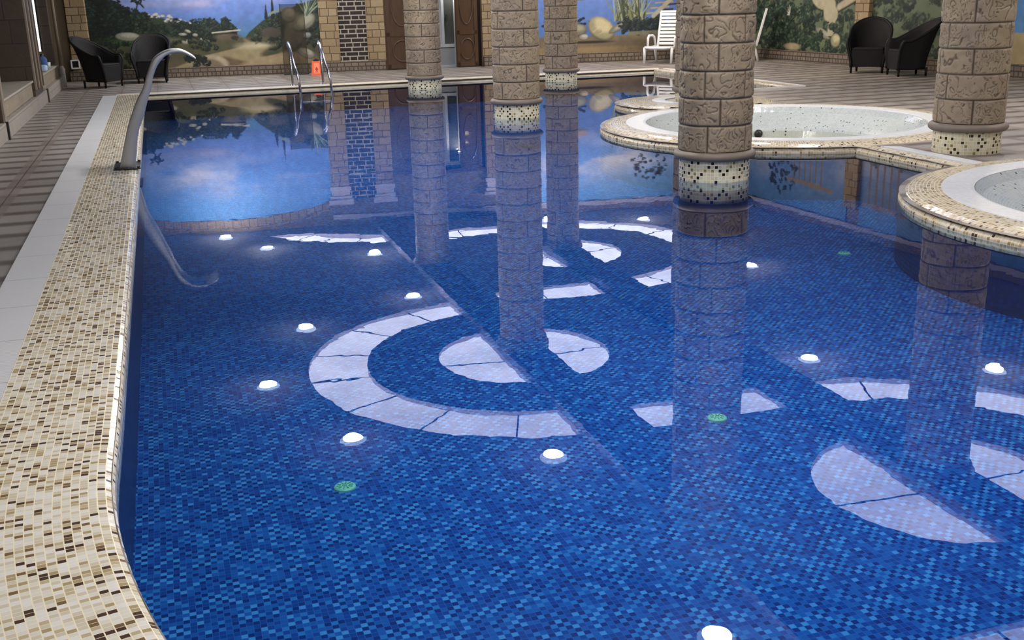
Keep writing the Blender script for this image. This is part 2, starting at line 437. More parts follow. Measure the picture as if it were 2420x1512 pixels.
# ------------------------------------------------------------------ whirlpool tubs
def tub(c,label,jet=None):
    t=thing('whirlpool_tub',label,'hot tub',(c[0],c[1],DZ),0,'whirlpool tubs at the pool edge')
    z=-DZ
    b=MB(); b.lathe([(1.80,z+.088),(1.93,z+.086),(2.00,z+.078),(2.05,z+.062),(2.085,z+.040),(2.104,z+.015),(2.106,z-.05)],120); b.build('mosaic_rim',M['rim_plain'],t)
    b=MB(); b.lathe([(1.56,z+.060),(1.57,z+.086),(1.60,z+.092),(1.80,z+.092),(1.805,z+.086)],120,uscale=1.75); o=b.build('overflow_ring',M['tub_ring'],t)
    b=MB(); b.lathe([(1.565,z+.082),(1.50,z+.02),(1.16,z-.14),(1.13,z-.17)],120); b.build('basin_slope',M['white_tile'],t)
    b=MB(); b.lathe([(1.13,z-.17),(1.09,z-.26),(.72,z-.275),(.68,z-.315),(.0,z-.32)],96,uscale=1.0); b.build('basin',M['speckle'],t)
    if jet:
        j=MB(); j.lathe([(0,.055),(.03,.05),(.048,.03),(.052,.0),(.048,-.03),(.03,-.05)],20)
        a,r,zz=jet; o=j.build('jet_nozzle',M['black'],t,smooth=True); o.location=(r*cos(a),r*sin(a),z+zz)
        o.rotation_euler=(0,-.9,a)
    return t
tub(J1,'round white mosaic whirlpool tub behind the thick middle column',(1.283,1.10,-.205))
tub(J2,'round white mosaic whirlpool tub at the right edge, nearest the camera')

# mosaic island round the column behind
t=thing('mosaic_island','small round mosaic platform around the column behind the tub','platform',(P5[0],P5[1],DZ-.01))
z0=-(DZ-.01)
def outside_tub(mb):
    k=[i for i,f in enumerate(mb.f) if math.dist((P5[0]+sum(mb.v[q][0] for q in f)/len(f),P5[1]+sum(mb.v[q][1] for q in f)/len(f)),J1)>2.10]
    mb.f=[mb.f[i] for i in k]; mb.uv=[mb.uv[i] for i in k]; return mb
b=MB(); b.lathe([(.60,z0+.080),(.98,z0+.078),(1.05,z0+.066),(1.10,z0+.04),(1.125,z0+.01),(1.126,z0-.06)],180); outside_tub(b).build('mosaic_rim',M['rim_plain'],t)
b=MB(); b.lathe([(.42,z0+.07),(.42,z0+.088),(.60,z0+.088),(.605,z0+.07)],90); b.build('overflow_ring',M['tub_ring'],t)
b=MB(); b.lathe([(0,z0+.078),(.42,z0+.078)],60); b.build('mosaic_centre',M['rim_plain'],t)

# ------------------------------------------------------------------ stone columns
def vnoise(x,y,seed,per=None):
    rng=np.random.RandomState(seed); T=rng.rand(256,256)
    xi=np.floor(x).astype(int); yi=np.floor(y).astype(int); fx=x-xi; fy=y-yi
    fx=fx*fx*(3-2*fx); fy=fy*fy*(3-2*fy)
    def g(a,b_):
        if per: a=a%per
        return T[a%256,b_%256]
    return (g(xi,yi)*(1-fx)+g(xi+1,yi)*fx)*(1-fy)+(g(xi,yi+1)*(1-fx)+g(xi+1,yi+1)*fx)*fy
def fbm(x,y,seed,oct=4):
    r=0;a=.5;n=0
    for k in range(oct):
        r=r+a*vnoise(x*2**k,y*2**k,seed+k); n+=a; a*=.5
    return r/n

def column_shaft_mesh(h=2.98,R=.305):
    NA,NZ=320,430
    A=np.linspace(0,2*PI,NA,endpoint=False); Z=np.linspace(0,h,NZ)
    a,z=np.meshgrid(A,Z)                                  # NZ x NA
    rowh=.222; row=np.floor(z/rowh).astype(int); dzr=np.minimum(z-row*rowh,(row+1)*rowh-z)
    nb=4; ph=(row%2)*.5+.11*np.sin(row*12.9)
    ub=a/(2*PI)*nb+ph; cell=np.floor(ub); fb=ub-cell
    wide=.62                                              # alternately long and short blocks
    pair=np.mod(ub,2.); cut=1.25
    d1=np.minimum(np.abs(pair-0),np.abs(pair-2)); d2=np.abs(pair-cut); dv=np.minimum(d1,d2)*(2*PI*R/nb)
    jd=np.minimum(dzr,dv)
    joint=np.clip(1.15-jd/.009,0,1)
    bid=row*7+np.where(pair<cut,0,1)+2*np.floor(ub/2)
    per=16
    u=a/(2*PI)*per; v=z*8.2
    wx=vnoise(u*2,v*2,11,per*2)-.5; wy=vnoise(u*2,v*2,12,per*2)-.5
    q=vnoise(u*1.15+1.7*wx+bid*3,v*1.5+1.7*wy,5)
    ridge=np.abs(np.sin(q*13.+wx*3.5))                      # swirling carved lines
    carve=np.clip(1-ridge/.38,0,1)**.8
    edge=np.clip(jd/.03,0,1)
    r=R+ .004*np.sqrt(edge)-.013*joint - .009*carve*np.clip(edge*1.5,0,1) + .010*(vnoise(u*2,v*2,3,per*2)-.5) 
    co=np.stack([r*np.cos(a),r*np.sin(a),z],-1).reshape(-1,3)
    idx=np.arange(NZ*NA).reshape(NZ,NA); nx=np.roll(idx,-1,1)
    F=np.stack([idx[:-1],nx[:-1],nx[1:],idx[1:]],-1).reshape(-1,4)
    me=bpy.data.meshes.new('shaft'); me.vertices.add(len(co)); me.vertices.foreach_set('co',co.ravel())
    me.loops.add(F.size); me.loops.foreach_set('vertex_index',F.ravel())
    me.polygons.add(len(F)); me.polygons.foreach_set('loop_start',np.arange(0,F.size,4)); me.polygons.foreach_set('use_smooth',np.ones(len(F),bool))
    me.update(calc_edges=True)
    for nm,arr in (('joint',joint),('block',(np.sin(bid*78.2)*43.7)%1),('relief_shade',carve*edge)):
        at=me.attributes.new(nm,'FLOAT','POINT'); at.data.foreach_set('value',np.asarray(arr,np.float32).ravel())
    me.materials.append(M['column']); return me
SHAFT=column_shaft_mesh()
def mesh_obj(name,me,parent,loc=(0,0,0)):
    o=bpy.data.objects.new(name,me); COL.objects.link(o); o.parent=parent; o.location=loc; return o
cproto=None
def column(c,z0,rot,label,first_base):
    """z0: level its mosaic foot stands on; the foot shows first_base metres under the collar."""
    t=thing('stone_column',label,'column',(c[0],c[1],z0),rot,'stone clad columns around the pool')
    h0=first_base
    if h0>.6:
        b=MB(); b.lathe([(.297,0),(.297,-z0-.05)],64); b.build('submerged_shaft',M['pool_shaded'],t,smooth=True)
    b=MB(); b.lathe([(.298,max(0,h0-.26)),(.298,h0)],64); b.build('mosaic_foot',M['col_mosaic'],t,smooth=True)
    b=MB(); b.lathe([(.298,h0-.012),(.325,h0-.012),(.343,h0+.004),(.349,h0+.022),(.343,h0+.042),(.325,h0+.056),(.305,h0+.060)],64); b.build('collar',M['collar'],t,smooth=True)
    zs=z0+h0+.055
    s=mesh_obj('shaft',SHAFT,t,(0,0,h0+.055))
    top=3.19-z0
    b=MB(); b.lathe([(.305,top-.16),(.33,top-.15),(.345,top-.12),(.345,top-.09),(.37,top-.07),(.37,top)],64); b.build('capital',M['collar'],t,smooth=True)
    return t
column((4.448,8.261),fz(8.261),2.05,'thickest stone clad column in view, standing in the water before the tub',-fz(8.261)+.19)
column((4.448,13.722),fz(13.722),.6,'stone clad column standing alone in the middle of the pool',-fz(13.722)+.19)
column((4.475,19.093),fz(19.093),3.4,'stone clad column in the water in front of the brown door',-fz(19.093)+.17)
column((7.116,19.224),fz(19.224),5.0,'stone clad column in the water near the painted boulder',-fz(19.224)+.17)
column((7.10,13.74),DZ+.005,1.2,'stone clad column on the mosaic island, half hidden behind the thickest column',.14)
column((7.04,8.24),DZ-.01,4.1,'warm brown stone column on the tiled deck between the two tubs',.21)

# ------------------------------------------------------------------ ceiling: plate with glowing recesses, two beams
BA=(4.15,4.75); BB=(6.80,7.40)
def half_ring(c,ri,ro,side,xcut,n=40,ymax=None):
    s=-1 if side=='L' else 1
    ao=math.acos(min(1,abs(xcut-c[0])/ro)); ai=math.acos(min(1,abs(xcut-c[0])/ri))
    P=[]
    for a in np.linspace(-ao,ao,n): P.append((c[0]+s*ro*cos(a),c[1]+ro*sin(a)))
    for a in np.linspace(ai,-ai,n): P.append((c[0]+s*ri*cos(a),c[1]+ri*sin(a)))
    return P
def half_disc(c,r,side,xcut,n=30):
    s=-1 if side=='L' else 1
    ao=math.acos(abs(xcut-c[0])/r)
    return [(c[0]+s*r*cos(a),c[1]+r*sin(a)) for a in np.linspace(-ao,ao,n)]
def rect(x0,x1,y0,y1): return [(x0,y0),(x1,y0),(x1,y1),(x0,y1)]
def clipy(poly,ym):
    out=[]
    for i in range(len(poly)):
        a,b_=poly[i],poly[(i+1)%len(poly)]
        if a[1]<=ym: out.append(a)
        if (a[1]-ym)*(b_[1]-ym)<0:
            k=(ym-a[1])/(b_[1]-a[1]); out.append((a[0]+k*(b_[0]-a[0]),ym))
    return out
cA=[(4.45,2.80),(4.45,13.68)]; cB=[(7.1,8.20),(7.1,19.28)]
REC=[]   # (polygon, joints, label)
def ring_joints(c,ri,ro,side,n=7):
    s=-1 if side=='L' else 1
    return [((c[0]+s*ri*cos(a),c[1]+ri*sin(a)),(c[0]+s*ro*cos(a),c[1]+ro*sin(a))) for a in np.linspace(-1.22,1.22,n)]
REC.append((half_ring(cA[1],2.20,3.00,'L',BA[0]),ring_joints(cA[1],2.20,3.00,'L'),'glowing half ring of pale ceiling stone mirrored in the middle of the pool'))
REC.append((half_ring(cA[0],2.20,3.00,'L',BA[0]),ring_joints(cA[0],2.20,3.00,'L'),'glowing half ring of pale ceiling stone above the near end of the pool'))
far=clipy([(x,y) for x,y in half_ring((4.45,24.55),2.20,3.00,'L',BA[0],60) if True],23.25)
# far ring: keep only the part in front of the far wall (two-sided arc clipped to a band)
fo=[]; 
for a in np.linspace(math.asin(min(1,.3/2.88)),1.12,34): fo.append((4.45-2.88*sin(a),24.55-2.88*cos(a)))
fi=[]
for a in np.linspace(.92,math.asin(.3/2.17),28): fi.append((4.45-2.17*sin(a),24.55-2.17*cos(a)))
REC.append((fo+fi,[((4.45-2.17*sin(a),24.55-2.17*cos(a)),(4.45-2.88*sin(a),24.55-2.88*cos(a))) for a in (.35,.62,.86)],'glowing arc of pale ceiling stone above the far end by the painted wall'))
for c,lb in zip(cB,('glowing half ring of pale ceiling stone above the tub nearest the camera','glowing half ring of pale ceiling stone above the far right deck')):
    REC.append((half_ring(c,2.33,3.06,'R',BB[1]),ring_joints(c,2.33,3.06,'R'),lb))
for (y0,y1),lb in zip(((5.20,5.9),(10.55,11.28),(16.2,16.95),(21.5,22.25)),('nearest','second','third','farthest')):
    REC.append((rect(5.0,BB[0]-.05,y0,y1),[((5.75,y0),(5.8,y1))],'%s glowing ceiling stone bar between the two beams from the camera'%lb))
for c,r,bm,nm in ((cA[1],1.20,BA,'middle of the pool'),(cA[0],1.20,BA,'near end of the pool'),(cB[0],1.28,BB,'tub nearest the camera'),(cB[1],1.17,BB,'far right of the pool')):
    for side,xc in (('L',bm[0]),('R',bm[1])):
        s=-1 if side=='L' else 1
        REC.append((half_disc(c,r,side,xc),[((xc,c[1]-.05),(c[0]+s*r*.99,c[1]+.02))],'glowing half moon ceiling recess, %s, %s of its beam'%('over the '+nm,'left' if side=='L' else 'right')))
couter=[(-3.2,-4.2),(14.6,-4.2),(13.4,22.4),(13.0,22.9),(-3.2,25.2)]
b=MB(); b.plate(couter,[r[0] for r in REC],ZC,flip=True); struct(b.build('ceiling',M['ceiling']))
ZP=ZC+.06
for poly,joints,lb in REC:
    cx=sum(p[0] for p in poly)/len(poly); cy=sum(p[1] for p in poly)/len(poly)
    t=thing('ceiling_recess',lb,'ceiling light',(cx,cy,ZC),0,'glowing stone recesses in the ceiling')
    loc=[(x-cx,y-cy) for x,y in poly]
    b=MB(); b.plate(loc,[],ZP-ZC,flip=True); b.build('lit_panel',M['panel'],t)
    b=MB(); n=len(loc)
    b.add([(x,y,0) for x,y in loc]+[(x,y,ZP-ZC+.002) for x,y in loc],[(i,(i+1)%n,n+(i+1)%n,n+i) for i in range(n)]); b.build('recess_side',M['recess_side'],t)
    if joints:
        for p,q in joints:
            b=MB()
            p=Vector((p[0]-cx,p[1]-cy)); q=Vector((q[0]-cx,q[1]-cy)); d=(q-p)
            b.box(((p.x+q.x)/2,(p.y+q.y)/2,ZP-ZC-.006),(d.length,.02,.008),math.atan2(d.y,d.x)); b.build('panel_joint',M['black'],t)
for i,(x0,x1) in enumerate((BA,BB)):
    b=MB(); b.box(((x0+x1)/2,9.4,(3.19+ZC+.0)/2),(x1-x0,27.0,ZC-3.19)); struct(b.build('trim_%d'%(8+i),M['beam']))

# ------------------------------------------------------------------ ceiling downlights
LP=[(.95,23.45,'above the far end nearest the painted wall'),(1.69,21.98,'above the far end, second from the painted wall'),(3.66,20.66,'above the far end beside the left beam'),
    (3.65,17.2,'just past the middle half ring, beside the left beam'),(1.70,16.03,'far left of the middle half ring'),(.90,13.65,'leftmost of those around the middle half ring'),
    (1.64,11.44,'near left of the middle half ring'),(3.62,10.18,'before the middle half ring, beside the left beam'),(3.64,6.49,'nearest one mirrored at the bottom edge of the pool'),
    (9.84,21.45,'above the far right deck corner'),(10.6,19.25,'above the right deck, hidden behind the thickest column'),(9.84,16.78,'mirrored just right of the thickest column'),
    (7.92,22.30,'mirrored beside the column near the painted boulder'),(7.94,11.91,'mirrored right of the green floor inlet'),(9.91,10.67,'rightmost one mirrored in the water'),
    (.90,2.86,'leftmost above the near end of the pool'),(1.7,5.2,'above the near left pool edge'),(10.6,8.35,'above the right deck beside the near tub'),(9.95,6.0,'above the deck right of the near tub')]
proto=wproto=None
for i,(x,y,lb) in enumerate(LP):
    label='small round white ceiling downlight '+lb
    warm=x>9.5
    if (wproto if warm else proto) is None:
        t=thing('ceiling_downlight',label,'ceiling light',(x,y,ZC),0,'round ceiling downlights')
        b=MB(); b.lathe([(.150,-.001),(.150,-.010),(.112,-.028),(.100,-.028)],40); b.build('halo_ring',M['lamp_halo'],t,smooth=True)
        b=MB(); b.lathe([(.104,-.024),(.110,-.036),(.106,-.052),(.085,-.066),(.04,-.074),(0,-.075)],32); b.build('lamp_face',M['lamp_warm' if warm else 'lamp'],t)
        if warm: wproto=t
        else: proto=t
    else: copy_tree(wproto if warm else proto,(x,y,ZC),0,label)

# ------------------------------------------------------------------ painted murals (flat wall paintings, one colour per fine mesh point)
class Painter:
    def __init__(s,s0,s1,z0,z1,res):
        s.nx=int((s1-s0)/res)+1; s.nz=int((z1-z0)/res)+1
        s.X,s.Z=np.meshgrid(np.linspace(s0,s1,s.nx),np.linspace(z0,z1,s.nz))
        s.C=np.zeros((s.nz,s.nx,3)); s.b=(s0,s1,z0,z1); s.res=res; s.rng=np.random.RandomState(3)
    def put(s,m,c):
        m=np.clip(m,0,1)[...,None]; s.C=s.C*(1-m)+np.asarray(c)*m
    def win(s,x0,x1,z0,z1):
        i0=max(0,int((x0-s.b[0])/s.res)); i1=min(s.nx,int((x1-s.b[0])/s.res)+2)
        j0=max(0,int((z0-s.b[2])/s.res)); j1=min(s.nz,int((z1-s.b[2])/s.res)+2)
        return slice(j0,max(j0,j1)),slice(i0,max(i0,i1))
    def ell(s,cx,cz,rx,rz,col,rot=0,soft=.25,a=1.):
        R=max(rx,rz)*1.3; w=s.win(cx-R,cx+R,cz-R,cz+R)
        X=s.X[w]-cx; Z=s.Z[w]-cz
        if X.size==0: return
        c,n=cos(rot),sin(rot); u=(X*c+Z*n)/rx; v=(-X*n+Z*c)/rz
        m=(np.clip((1-np.sqrt(u*u+v*v))/soft,0,1)*a)[...,None]
        s.C[w]=s.C[w]*(1-m)+np.asarray(col)*m
    def leafage(s,inside,n,r0,r1,dark,light,hi=.25):
        """dabs of leaf colour wherever inside(x,z) is true"""
        k=0
        while k<n:
            x=s.rng.uniform(s.b[0],s.b[1]); z=s.rng.uniform(s.b[2],s.b[3]); k+=1
            if not inside(x,z): continue
            r=s.rng.uniform(r0,r1); f=s.rng.rand()
            f=f*f if s.rng.rand()>hi else f
            col=np.array(dark)*(1-f)+np.array(light)*f
            s.ell(x,z,r*s.rng.uniform(.7,1.6),r*s.rng.uniform(.5,1.),col,s.rng.uniform(-.8,.8),.5,.85)
    def clump(s,x,z,r,dark,light,n=34):
        for k in range(n):
            t=k/n; a=s.rng.uniform(0,2*PI); q=r*math.sqrt(s.rng.rand())
            dx,dz=q*cos(a),q*sin(a)*.8
            f=np.clip(.5*t+.45*dz/r-.25*dx/r+.18*s.rng.randn(),0,1)**1.6*(.25+.75*t)
            col=np.array(dark)*(1-f)+np.array(light)*f
            k_=r*s.rng.uniform(.16,.34)*(1.25-.6*t); s.ell(x+dx,z+dz,k_*1.3,k_*.8,col,s.rng.uniform(-1,1),.4,.92)
    def woods(s,inside,n,r0,r1,dark,light,box=None):
        P=[]
        while len(P)<n:
            x=s.rng.uniform(*(box[:2] if box else s.b[:2])); z=s.rng.uniform(*(box[2:] if box else s.b[2:]))
            if inside(x,z): P.append((z,x))
        for z,x in sorted(P,reverse=True): s.clump(x,z,s.rng.uniform(r0,r1),dark,light)
    def stroke(s,x0,z0,x1,z1,w,col,w1=None,a=1.):
        w1=w if w1 is None else w1
        L=math.hypot(x1-x0,z1-z0); n=max(2,int(L/(min(w,max(w1,.004))*.6+.004)))
        for k in range(n+1):
            t=k/n; r=w*(1-t)+w1*t; s.ell(x0+(x1-x0)*t,z0+(z1-z0)*t,max(r,.006),max(r,.006),col,0,.5,a)
    def rock(s,x,z,rx,rz,base,rot=0):
        s.ell(x,z-rz*.12,rx*1.05,rz*1.05,np.array(base)*.22,rot,.2)
        s.ell(x,z,rx,rz,np.array(base)*.62,rot,.2)
        s.ell(x+rx*.12,z+rz*.22,rx*.78,rz*.66,np.array(base),rot,.45)
        for _ in range(5):
            a=s.rng.uniform(-.6,.6); s.ell(x+s.rng.uniform(-.5,.5)*rx,z+s.rng.uniform(-.5,.4)*rz,rx*.32,rz*.09,np.array(base)*s.rng.choice([.55,1.08]),1.+a,.6,.4)
    def sky(s,zh):
        X,Z=s.X,s.Z; t=np.clip((Z-zh)/(3.1-zh),0,1)[...,None]
        lo=np.array((.10,.27,.44)); mid=np.array((.17,.28,.66)); up=np.array((.20,.48,.92))
        s.C=np.where(t<.25,lo+(mid-lo)*t/.25,mid+(up-mid)*(t-.25)/.75)
        n=fbm(X*1.0+2,Z*2.6,21,5); n2=fbm(X*.45,Z*1.1+X*.5,33,3)
        band=np.exp(-((Z-1.98-.22*np.sin(X*.9))/.40)**2)
        s.put(np.clip((n-.36)*3.2,0,1)*band*np.clip((n2-.15)*2.4,.35,1),(.74,.75,.90))
        s.put(np.clip((n-.52)*3,0,1)*np.exp(-((Z-1.55)/.16)**2)*.6,(.60,.52,.66))
        s.put(np.clip((fbm(X*.7,Z*5,44,3)-.5)*2,0,1)*(Z<1.5)*.35,(.24,.38,.80))
    def mesh(s,name,Mx,mask=None,yoff=-.012,into=-1):
        P=np.stack([s.X,np.full_like(s.X,yoff),s.Z],-1).reshape(-1,3)
        idx=np.arange(s.nx*s.nz).reshape(s.nz,s.nx)
        F=np.stack([idx[:-1,:-1],idx[:-1,1:],idx[1:,1:],idx[1:,:-1]],-1).reshape(-1,4)
        if mask is not None:
            c=(s.X[:-1,:-1]+s.res/2),(s.Z[:-1,:-1]+s.res/2); F=F[mask(*c).ravel()]
        Mn=np.array(Mx); P=P@Mn[:3,:3].T+Mn[:3,3]
        me=bpy.data.meshes.new(name); me.vertices.add(len(P)); me.vertices.foreach_set('co',P.ravel())
        me.loops.add(F.size); me.loops.foreach_set('vertex_index',F.ravel()); me.polygons.add(len(F))
        me.polygons.foreach_set('loop_start',np.arange(0,F.size,4)); me.update(calc_edges=True)
        ca=me.color_attributes.new('paint','FLOAT_COLOR','POINT')
        A=np.ones((s.nx*s.nz,4),np.float32); A[:,:3]=(np.clip(s.C,0,1)*(.80+.36*fbm(s.X*9,s.Z*9,77,3))[...,None]).reshape(-1,3)**1.12*.86; ca.data.foreach_set('color',A.ravel())
        me.materials.append(M['paint']); o=bpy.data.objects.new(name,me); COL.objects.link(o); return o
t=NT('mural_paint'); at=t.n('ShaderNodeAttribute'); at.attribute_name='paint'; M['paint']=t.bsdf(at.outputs['Color'],.55)

DG=(.010,.028,.016); MG=(.055,.105,.055); LG=(.20,.30,.17); PALE=(.55,.54,.44)
# mural on the far wall, left of the door
p=Painter(S(-1.31),S(3.34),.27,3.08,.0125)
p.sky(.80); X,Z=p.X,p.Z
def hillL(x): return np.interp(x,[-1.4,-1.0,-.5,-.1,.3,.8,1.2,1.6,1.78,3.4],[2.0,1.75,1.45,1.38,1.25,1.10,1.15,.98,.72,.3])
def hillR(x): return np.interp(x,[-1,1.72,1.9,2.2,2.45,2.7,3.0,3.4],[.2,.72,.95,1.18,1.30,1.38,1.50,1.60])
gr=np.clip((hillL(X)-Z)*40,0,1)+np.clip((hillR(X)-Z)*40,0,1)
p.put(gr,(.045,.075,.045))
p.put(np.clip((.86-Z)*30,0,1),(.115,.115,.062)); p.put(np.clip((.50-Z)*8,0,1)*.8,(.17,.135,.085))
for _ in range(26):                                            # village on the left hill
    x=p.rng.uniform(-.15,.75); z=1.42-.28*(x+.15)+p.rng.uniform(-.1,.04)
    p.ell(x,z,.05,.03,(.62,.62,.60),p.rng.uniform(-.4,.4),.3); p.ell(x,z-.035,.05,.012,(.08,.09,.09),0,.4)
DK=(.005,.014,.010); LT=(.15,.21,.12)
p.woods(lambda x,z: .86<z<hillL(x)-.05 and not(-.1<x<.75 and z>1.13),150,.06,.13,DK,(.10,.16,.09))
p.woods(lambda x,z: .62<z<hillR(x)-.05 and x>1.85,95,.05,.11,DK,(.15,.21,.13))
p.woods(lambda x,z: .90<z<1.20 and .35<x<1.62,70,.06,.11,(.004,.012,.012),(.11,.16,.11))
p.woods(lambda x,z: z>1.0 and x<-.55 and z<hillL(x)+.05,60,.08,.15,DK,(.06,.11,.08))
for k in range(14): p.ell(-.25+p.rng.normal(0,.06),1.62+p.rng.normal(0,.05),.07,.02,DG,p.rng.uniform(-1.2,1.2),.3)
p.stroke(-.38,1.30,-.26,1.62,.018,(.02,.03,.04)); p.stroke(-.85,1.45,-.75,1.85,.02,(.02,.03,.04))
for k in range(40): p.ell(-1.1+p.rng.normal(0,.16),1.85+p.rng.normal(0,.16),.08,.03,DG,p.rng.uniform(-1,1),.3)
p.put(np.clip(1-np.abs((Z-.80)/.11),0,1)*np.clip(1-np.abs((X+.65)/.55),0,1)*1.6,(.06,.16,.05))   # meadow
p.put(np.clip(1-np.abs((Z-.86+.12*X)/.10),0,1)*np.clip(1-np.abs((X-.1)/.8),0,1)*1.2,(.20,.21,.12))
# sandy path and dunes
xc=np.interp(Z,[.27,.5,.66,.76,.86],[1.2,1.55,2.05,1.85,1.75]); wd=np.interp(Z,[.27,.5,.66,.76,.86],[.95,.62,.34,.10,.02])
p.put(np.clip((wd-np.abs(X-xc))/.12,0,1),(.40,.335,.20))
p.put(np.clip(1-np.abs((Z-.66)/.09),0,1)*np.clip(1-np.abs((X-2.0)/.5),0,1)*1.3,(.60,.54,.38))
p.put(np.clip((.50-.28*np.abs(X-1.35)-Z)/.06,0,1)*(X<2.6),(.20,.15,.085))
p.ell(2.35,.22,1.0,.30,(.46,.36,.22),.18,.25); p.ell(2.55,.36,.55,.12,(.52,.42,.26),.1,.6)
p.ell(1.12,.34,.34,.17,(.52,.45,.32),-.15,.2); p.ell(1.06,.29,.30,.15,(.27,.22,.15),-.15,.3)
p.stroke(1.15,.95,1.72,.99,.020,(.58,.56,.46)); p.ell(1.45,.86,.34,.08,(.16,.13,.09),0,.4); p.ell(1.6,.84,.10,.05,(.05,.04,.035),0,.4)
for x,z,rx,rz in ((.80,.92,.06,.035),(1.02,.78,.07,.05),(.66,1.0,.07,.03),(.55,.94,.09,.03),(.60,.79,.09,.05),(.9,.83,.05,.03),(-.55,.93,.26,.09),(-.15,.72,.10,.16),(3.05,.48,.20,.10),(.1,.55,.2,.06)):
    p.rock(x,z,rx,rz,PALE,p.rng.uniform(-.5,.1))
p.woods(lambda x,z: .62<z<.86 and .15<x<1.25,36,.03,.07,DK,LT)
p.woods(lambda x,z: .3<z<.8 and x<-.1 and z<.9,40,.05,.10,DK,(.10,.13,.07))
p.woods(lambda x,z: .3<z<.5 and .55<x<1.0,14,.05,.09,(.004,.012,.012),(.05,.08,.06))
# right: grey rock faces, agave, cypresses
p.rock(2.85,.95,.22,.42,(.25,.22,.17),-.3); p.rock(3.05,1.12,.28,.16,(.42,.42,.32),.5); p.rock(2.75,1.28,.16,.16,(.33,.30,.24),0)
p.ell(2.35,.92,.26,.12,(.11,.095,.075),0,.3); p.leafage(lambda x,z: .66<z<.95 and 1.95<x<2.7,500,.02,.05,DG,(.20,.22,.12),.4)
p.leafage(lambda x,z: .72<z<1.05 and 2.95<x<3.35,300,.02,.05,(.008,.02,.02),(.10,.15,.12),.3); p.rock(3.1,.85,.09,.06,(.5,.5,.46))
for k in range(16): 
    a=p.rng.uniform(.5,2.2); p.stroke(3.12,1.25,3.12+.38*cos(a),1.25+.40*sin(a),.022,(.36,.43,.30) if k%3 else (.10,.16,.10),.004)
for x,h in ((2.28,.26),(2.42,.52)): p.stroke(x,1.22,x+.01,1.24+h,.045,(.012,.022,.030),.006)
p.stroke(2.35,1.3,2.62,1.40,.03,(.30,.34,.24)); p.ell(2.35,.5,.3,.05,(.09,.10,.055),.2,.5)
def arch(x,z): return z < 3.06-.034*(x-.95)**2-.010*np.abs(x-.95)**3
o=p.mesh('wall_painting',MF,arch); tag(o,'painted coast and cypress landscape on the far wall left of the brown door','mural')

# mural on the far wall, right of the door
p=Painter(S(7.98),S(12.74),.27,3.05,.0135)
p.sky(.75); X,Z=p.X,p.Z
p.put(np.clip((1.6-Z)*4,0,1)*.8,(.135,.24,.58)); p.put(np.clip((1.05-Z)*5,0,1)*.6,(.10,.23,.52))
p.ell(8.85,1.50,.42,.12,(.44,.32,.32),0,.3); p.ell(8.9,1.42,.40,.04,(.16,.22,.2),0,.3)
p.put(np.clip((.66-Z)*20,0,1),(.24,.19,.12)); p.put(np.clip((.42-Z)*20,0,1),(.36,.27,.15)); p.put(np.clip(1-np.abs(X-10.6)/1.2,0,1)*np.clip((.62-Z)*8,0,1)*.8,(.13,.10,.07))
for k in range(40): p.ell(8.2+p.rng.uniform(0,1.3),.93+p.rng.normal(0,.035),.05,.035,(.01,.02,.03),0,.4)
p.leafage(lambda x,z: .9<z<1.25 and x<8.45,260,.02,.05,DG,MG,.2)
p.rock(8.9,.78,.34,.15,(.38,.37,.27)); p.rock(9.55,.80,.34,.24,(.66,.60,.38),-.5); p.rock(9.15,.62,.11,.065,(.62,.56,.48)); p.ell(9.3,.5,.65,.04,(.04,.03,.025),0,.5)
p.rock(9.98,.83,.30,.08,(.42,.40,.34),.5)
for k in range(60):
    a=p.rng.uniform(1.0,2.3); x0=10.15+p.rng.uniform(-.3,.4); p.stroke(x0,.95,x0+.75*cos(a),.95+p.rng.uniform(.4,1.0)*sin(a),.025,[(.10,.13,.07),(.25,.27,.14),(.36,.40,.27),(.05,.07,.05)][k%4],.006)
p.woods(lambda x,z: .70<z<1.0 and 10.05<x<11.6,60,.06,.11,(.004,.012,.014),(.10,.16,.15))
p.stroke(10.2,.66,11.8,.70,.05,(.25,.25,.17)); 
for k in range(7): p.stroke(10.6+.1*k,1.08+.11*k,11.0+.1*k,1.10+.11*k,.022,(.45,.40,.28)); p.stroke(10.75+.1*k,1.03+.11*k,11.1+.1*k,1.05+.11*k,.025,(.05,.04,.03))
p.stroke(10.75,1.02,11.35,1.55,.06,(.50,.48,.38)); p.stroke(10.6,1.62,11.4,1.60,.05,(.48,.47,.36))
p.leafage(lambda x,z: 1.9<z<2.7 and 10.1<x<11.2 and (x-10.7)**2/.25+(z-2.3)**2/.14<1,900,.03,.07,(.006,.02,.025),(.03,.08,.06),.2)
p.woods(lambda x,z: .4<z<2.1 and x>11.6,90,.09,.18,DK,(.14,.22,.11))
o=p.mesh('wall_painting',MF); tag(o,'painted blue sea with boulder and wooden steps on the far wall behind the white lounger','mural')

# murals on the right wall (local x from the corner towards us)
MRW=Matrix.Translation((CX,CY,0))@Matrix.Rotation(math.atan2(-1,.05607),4,'Z')
def garden(x0,x1,seed,name,label):
    p=Painter(x0,x1,.27,3.05,.0165); p.rng=np.random.RandomState(seed); p.sky(1.0); X,Z=p.X,p.Z
    p.C*=.75; p.put(np.clip((2.0-Z)*1.2,0,.7),(.42,.42,.50))
    g=1.75+.35*(fbm(X*.9,X*0+seed,seed,3)-.5)
    p.put(np.clip((g-Z)*6,0,1),(.16,.20,.12))
    p.woods(lambda x,z: z<1.75,int(26*(x1-x0)),.09,.20,(.008,.024,.016),(.22,.28,.17))
    for k in range(7):
        x=p.rng.uniform(x0,x1); z=p.rng.uniform(.35,1.5); p.rock(x,z,p.rng.uniform(.1,.28),p.rng.uniform(.06,.16),(.50,.49,.38),p.rng.uniform(-.6,.6))
    return p
p=garden(.0,4.02,5,'wall_painting','')
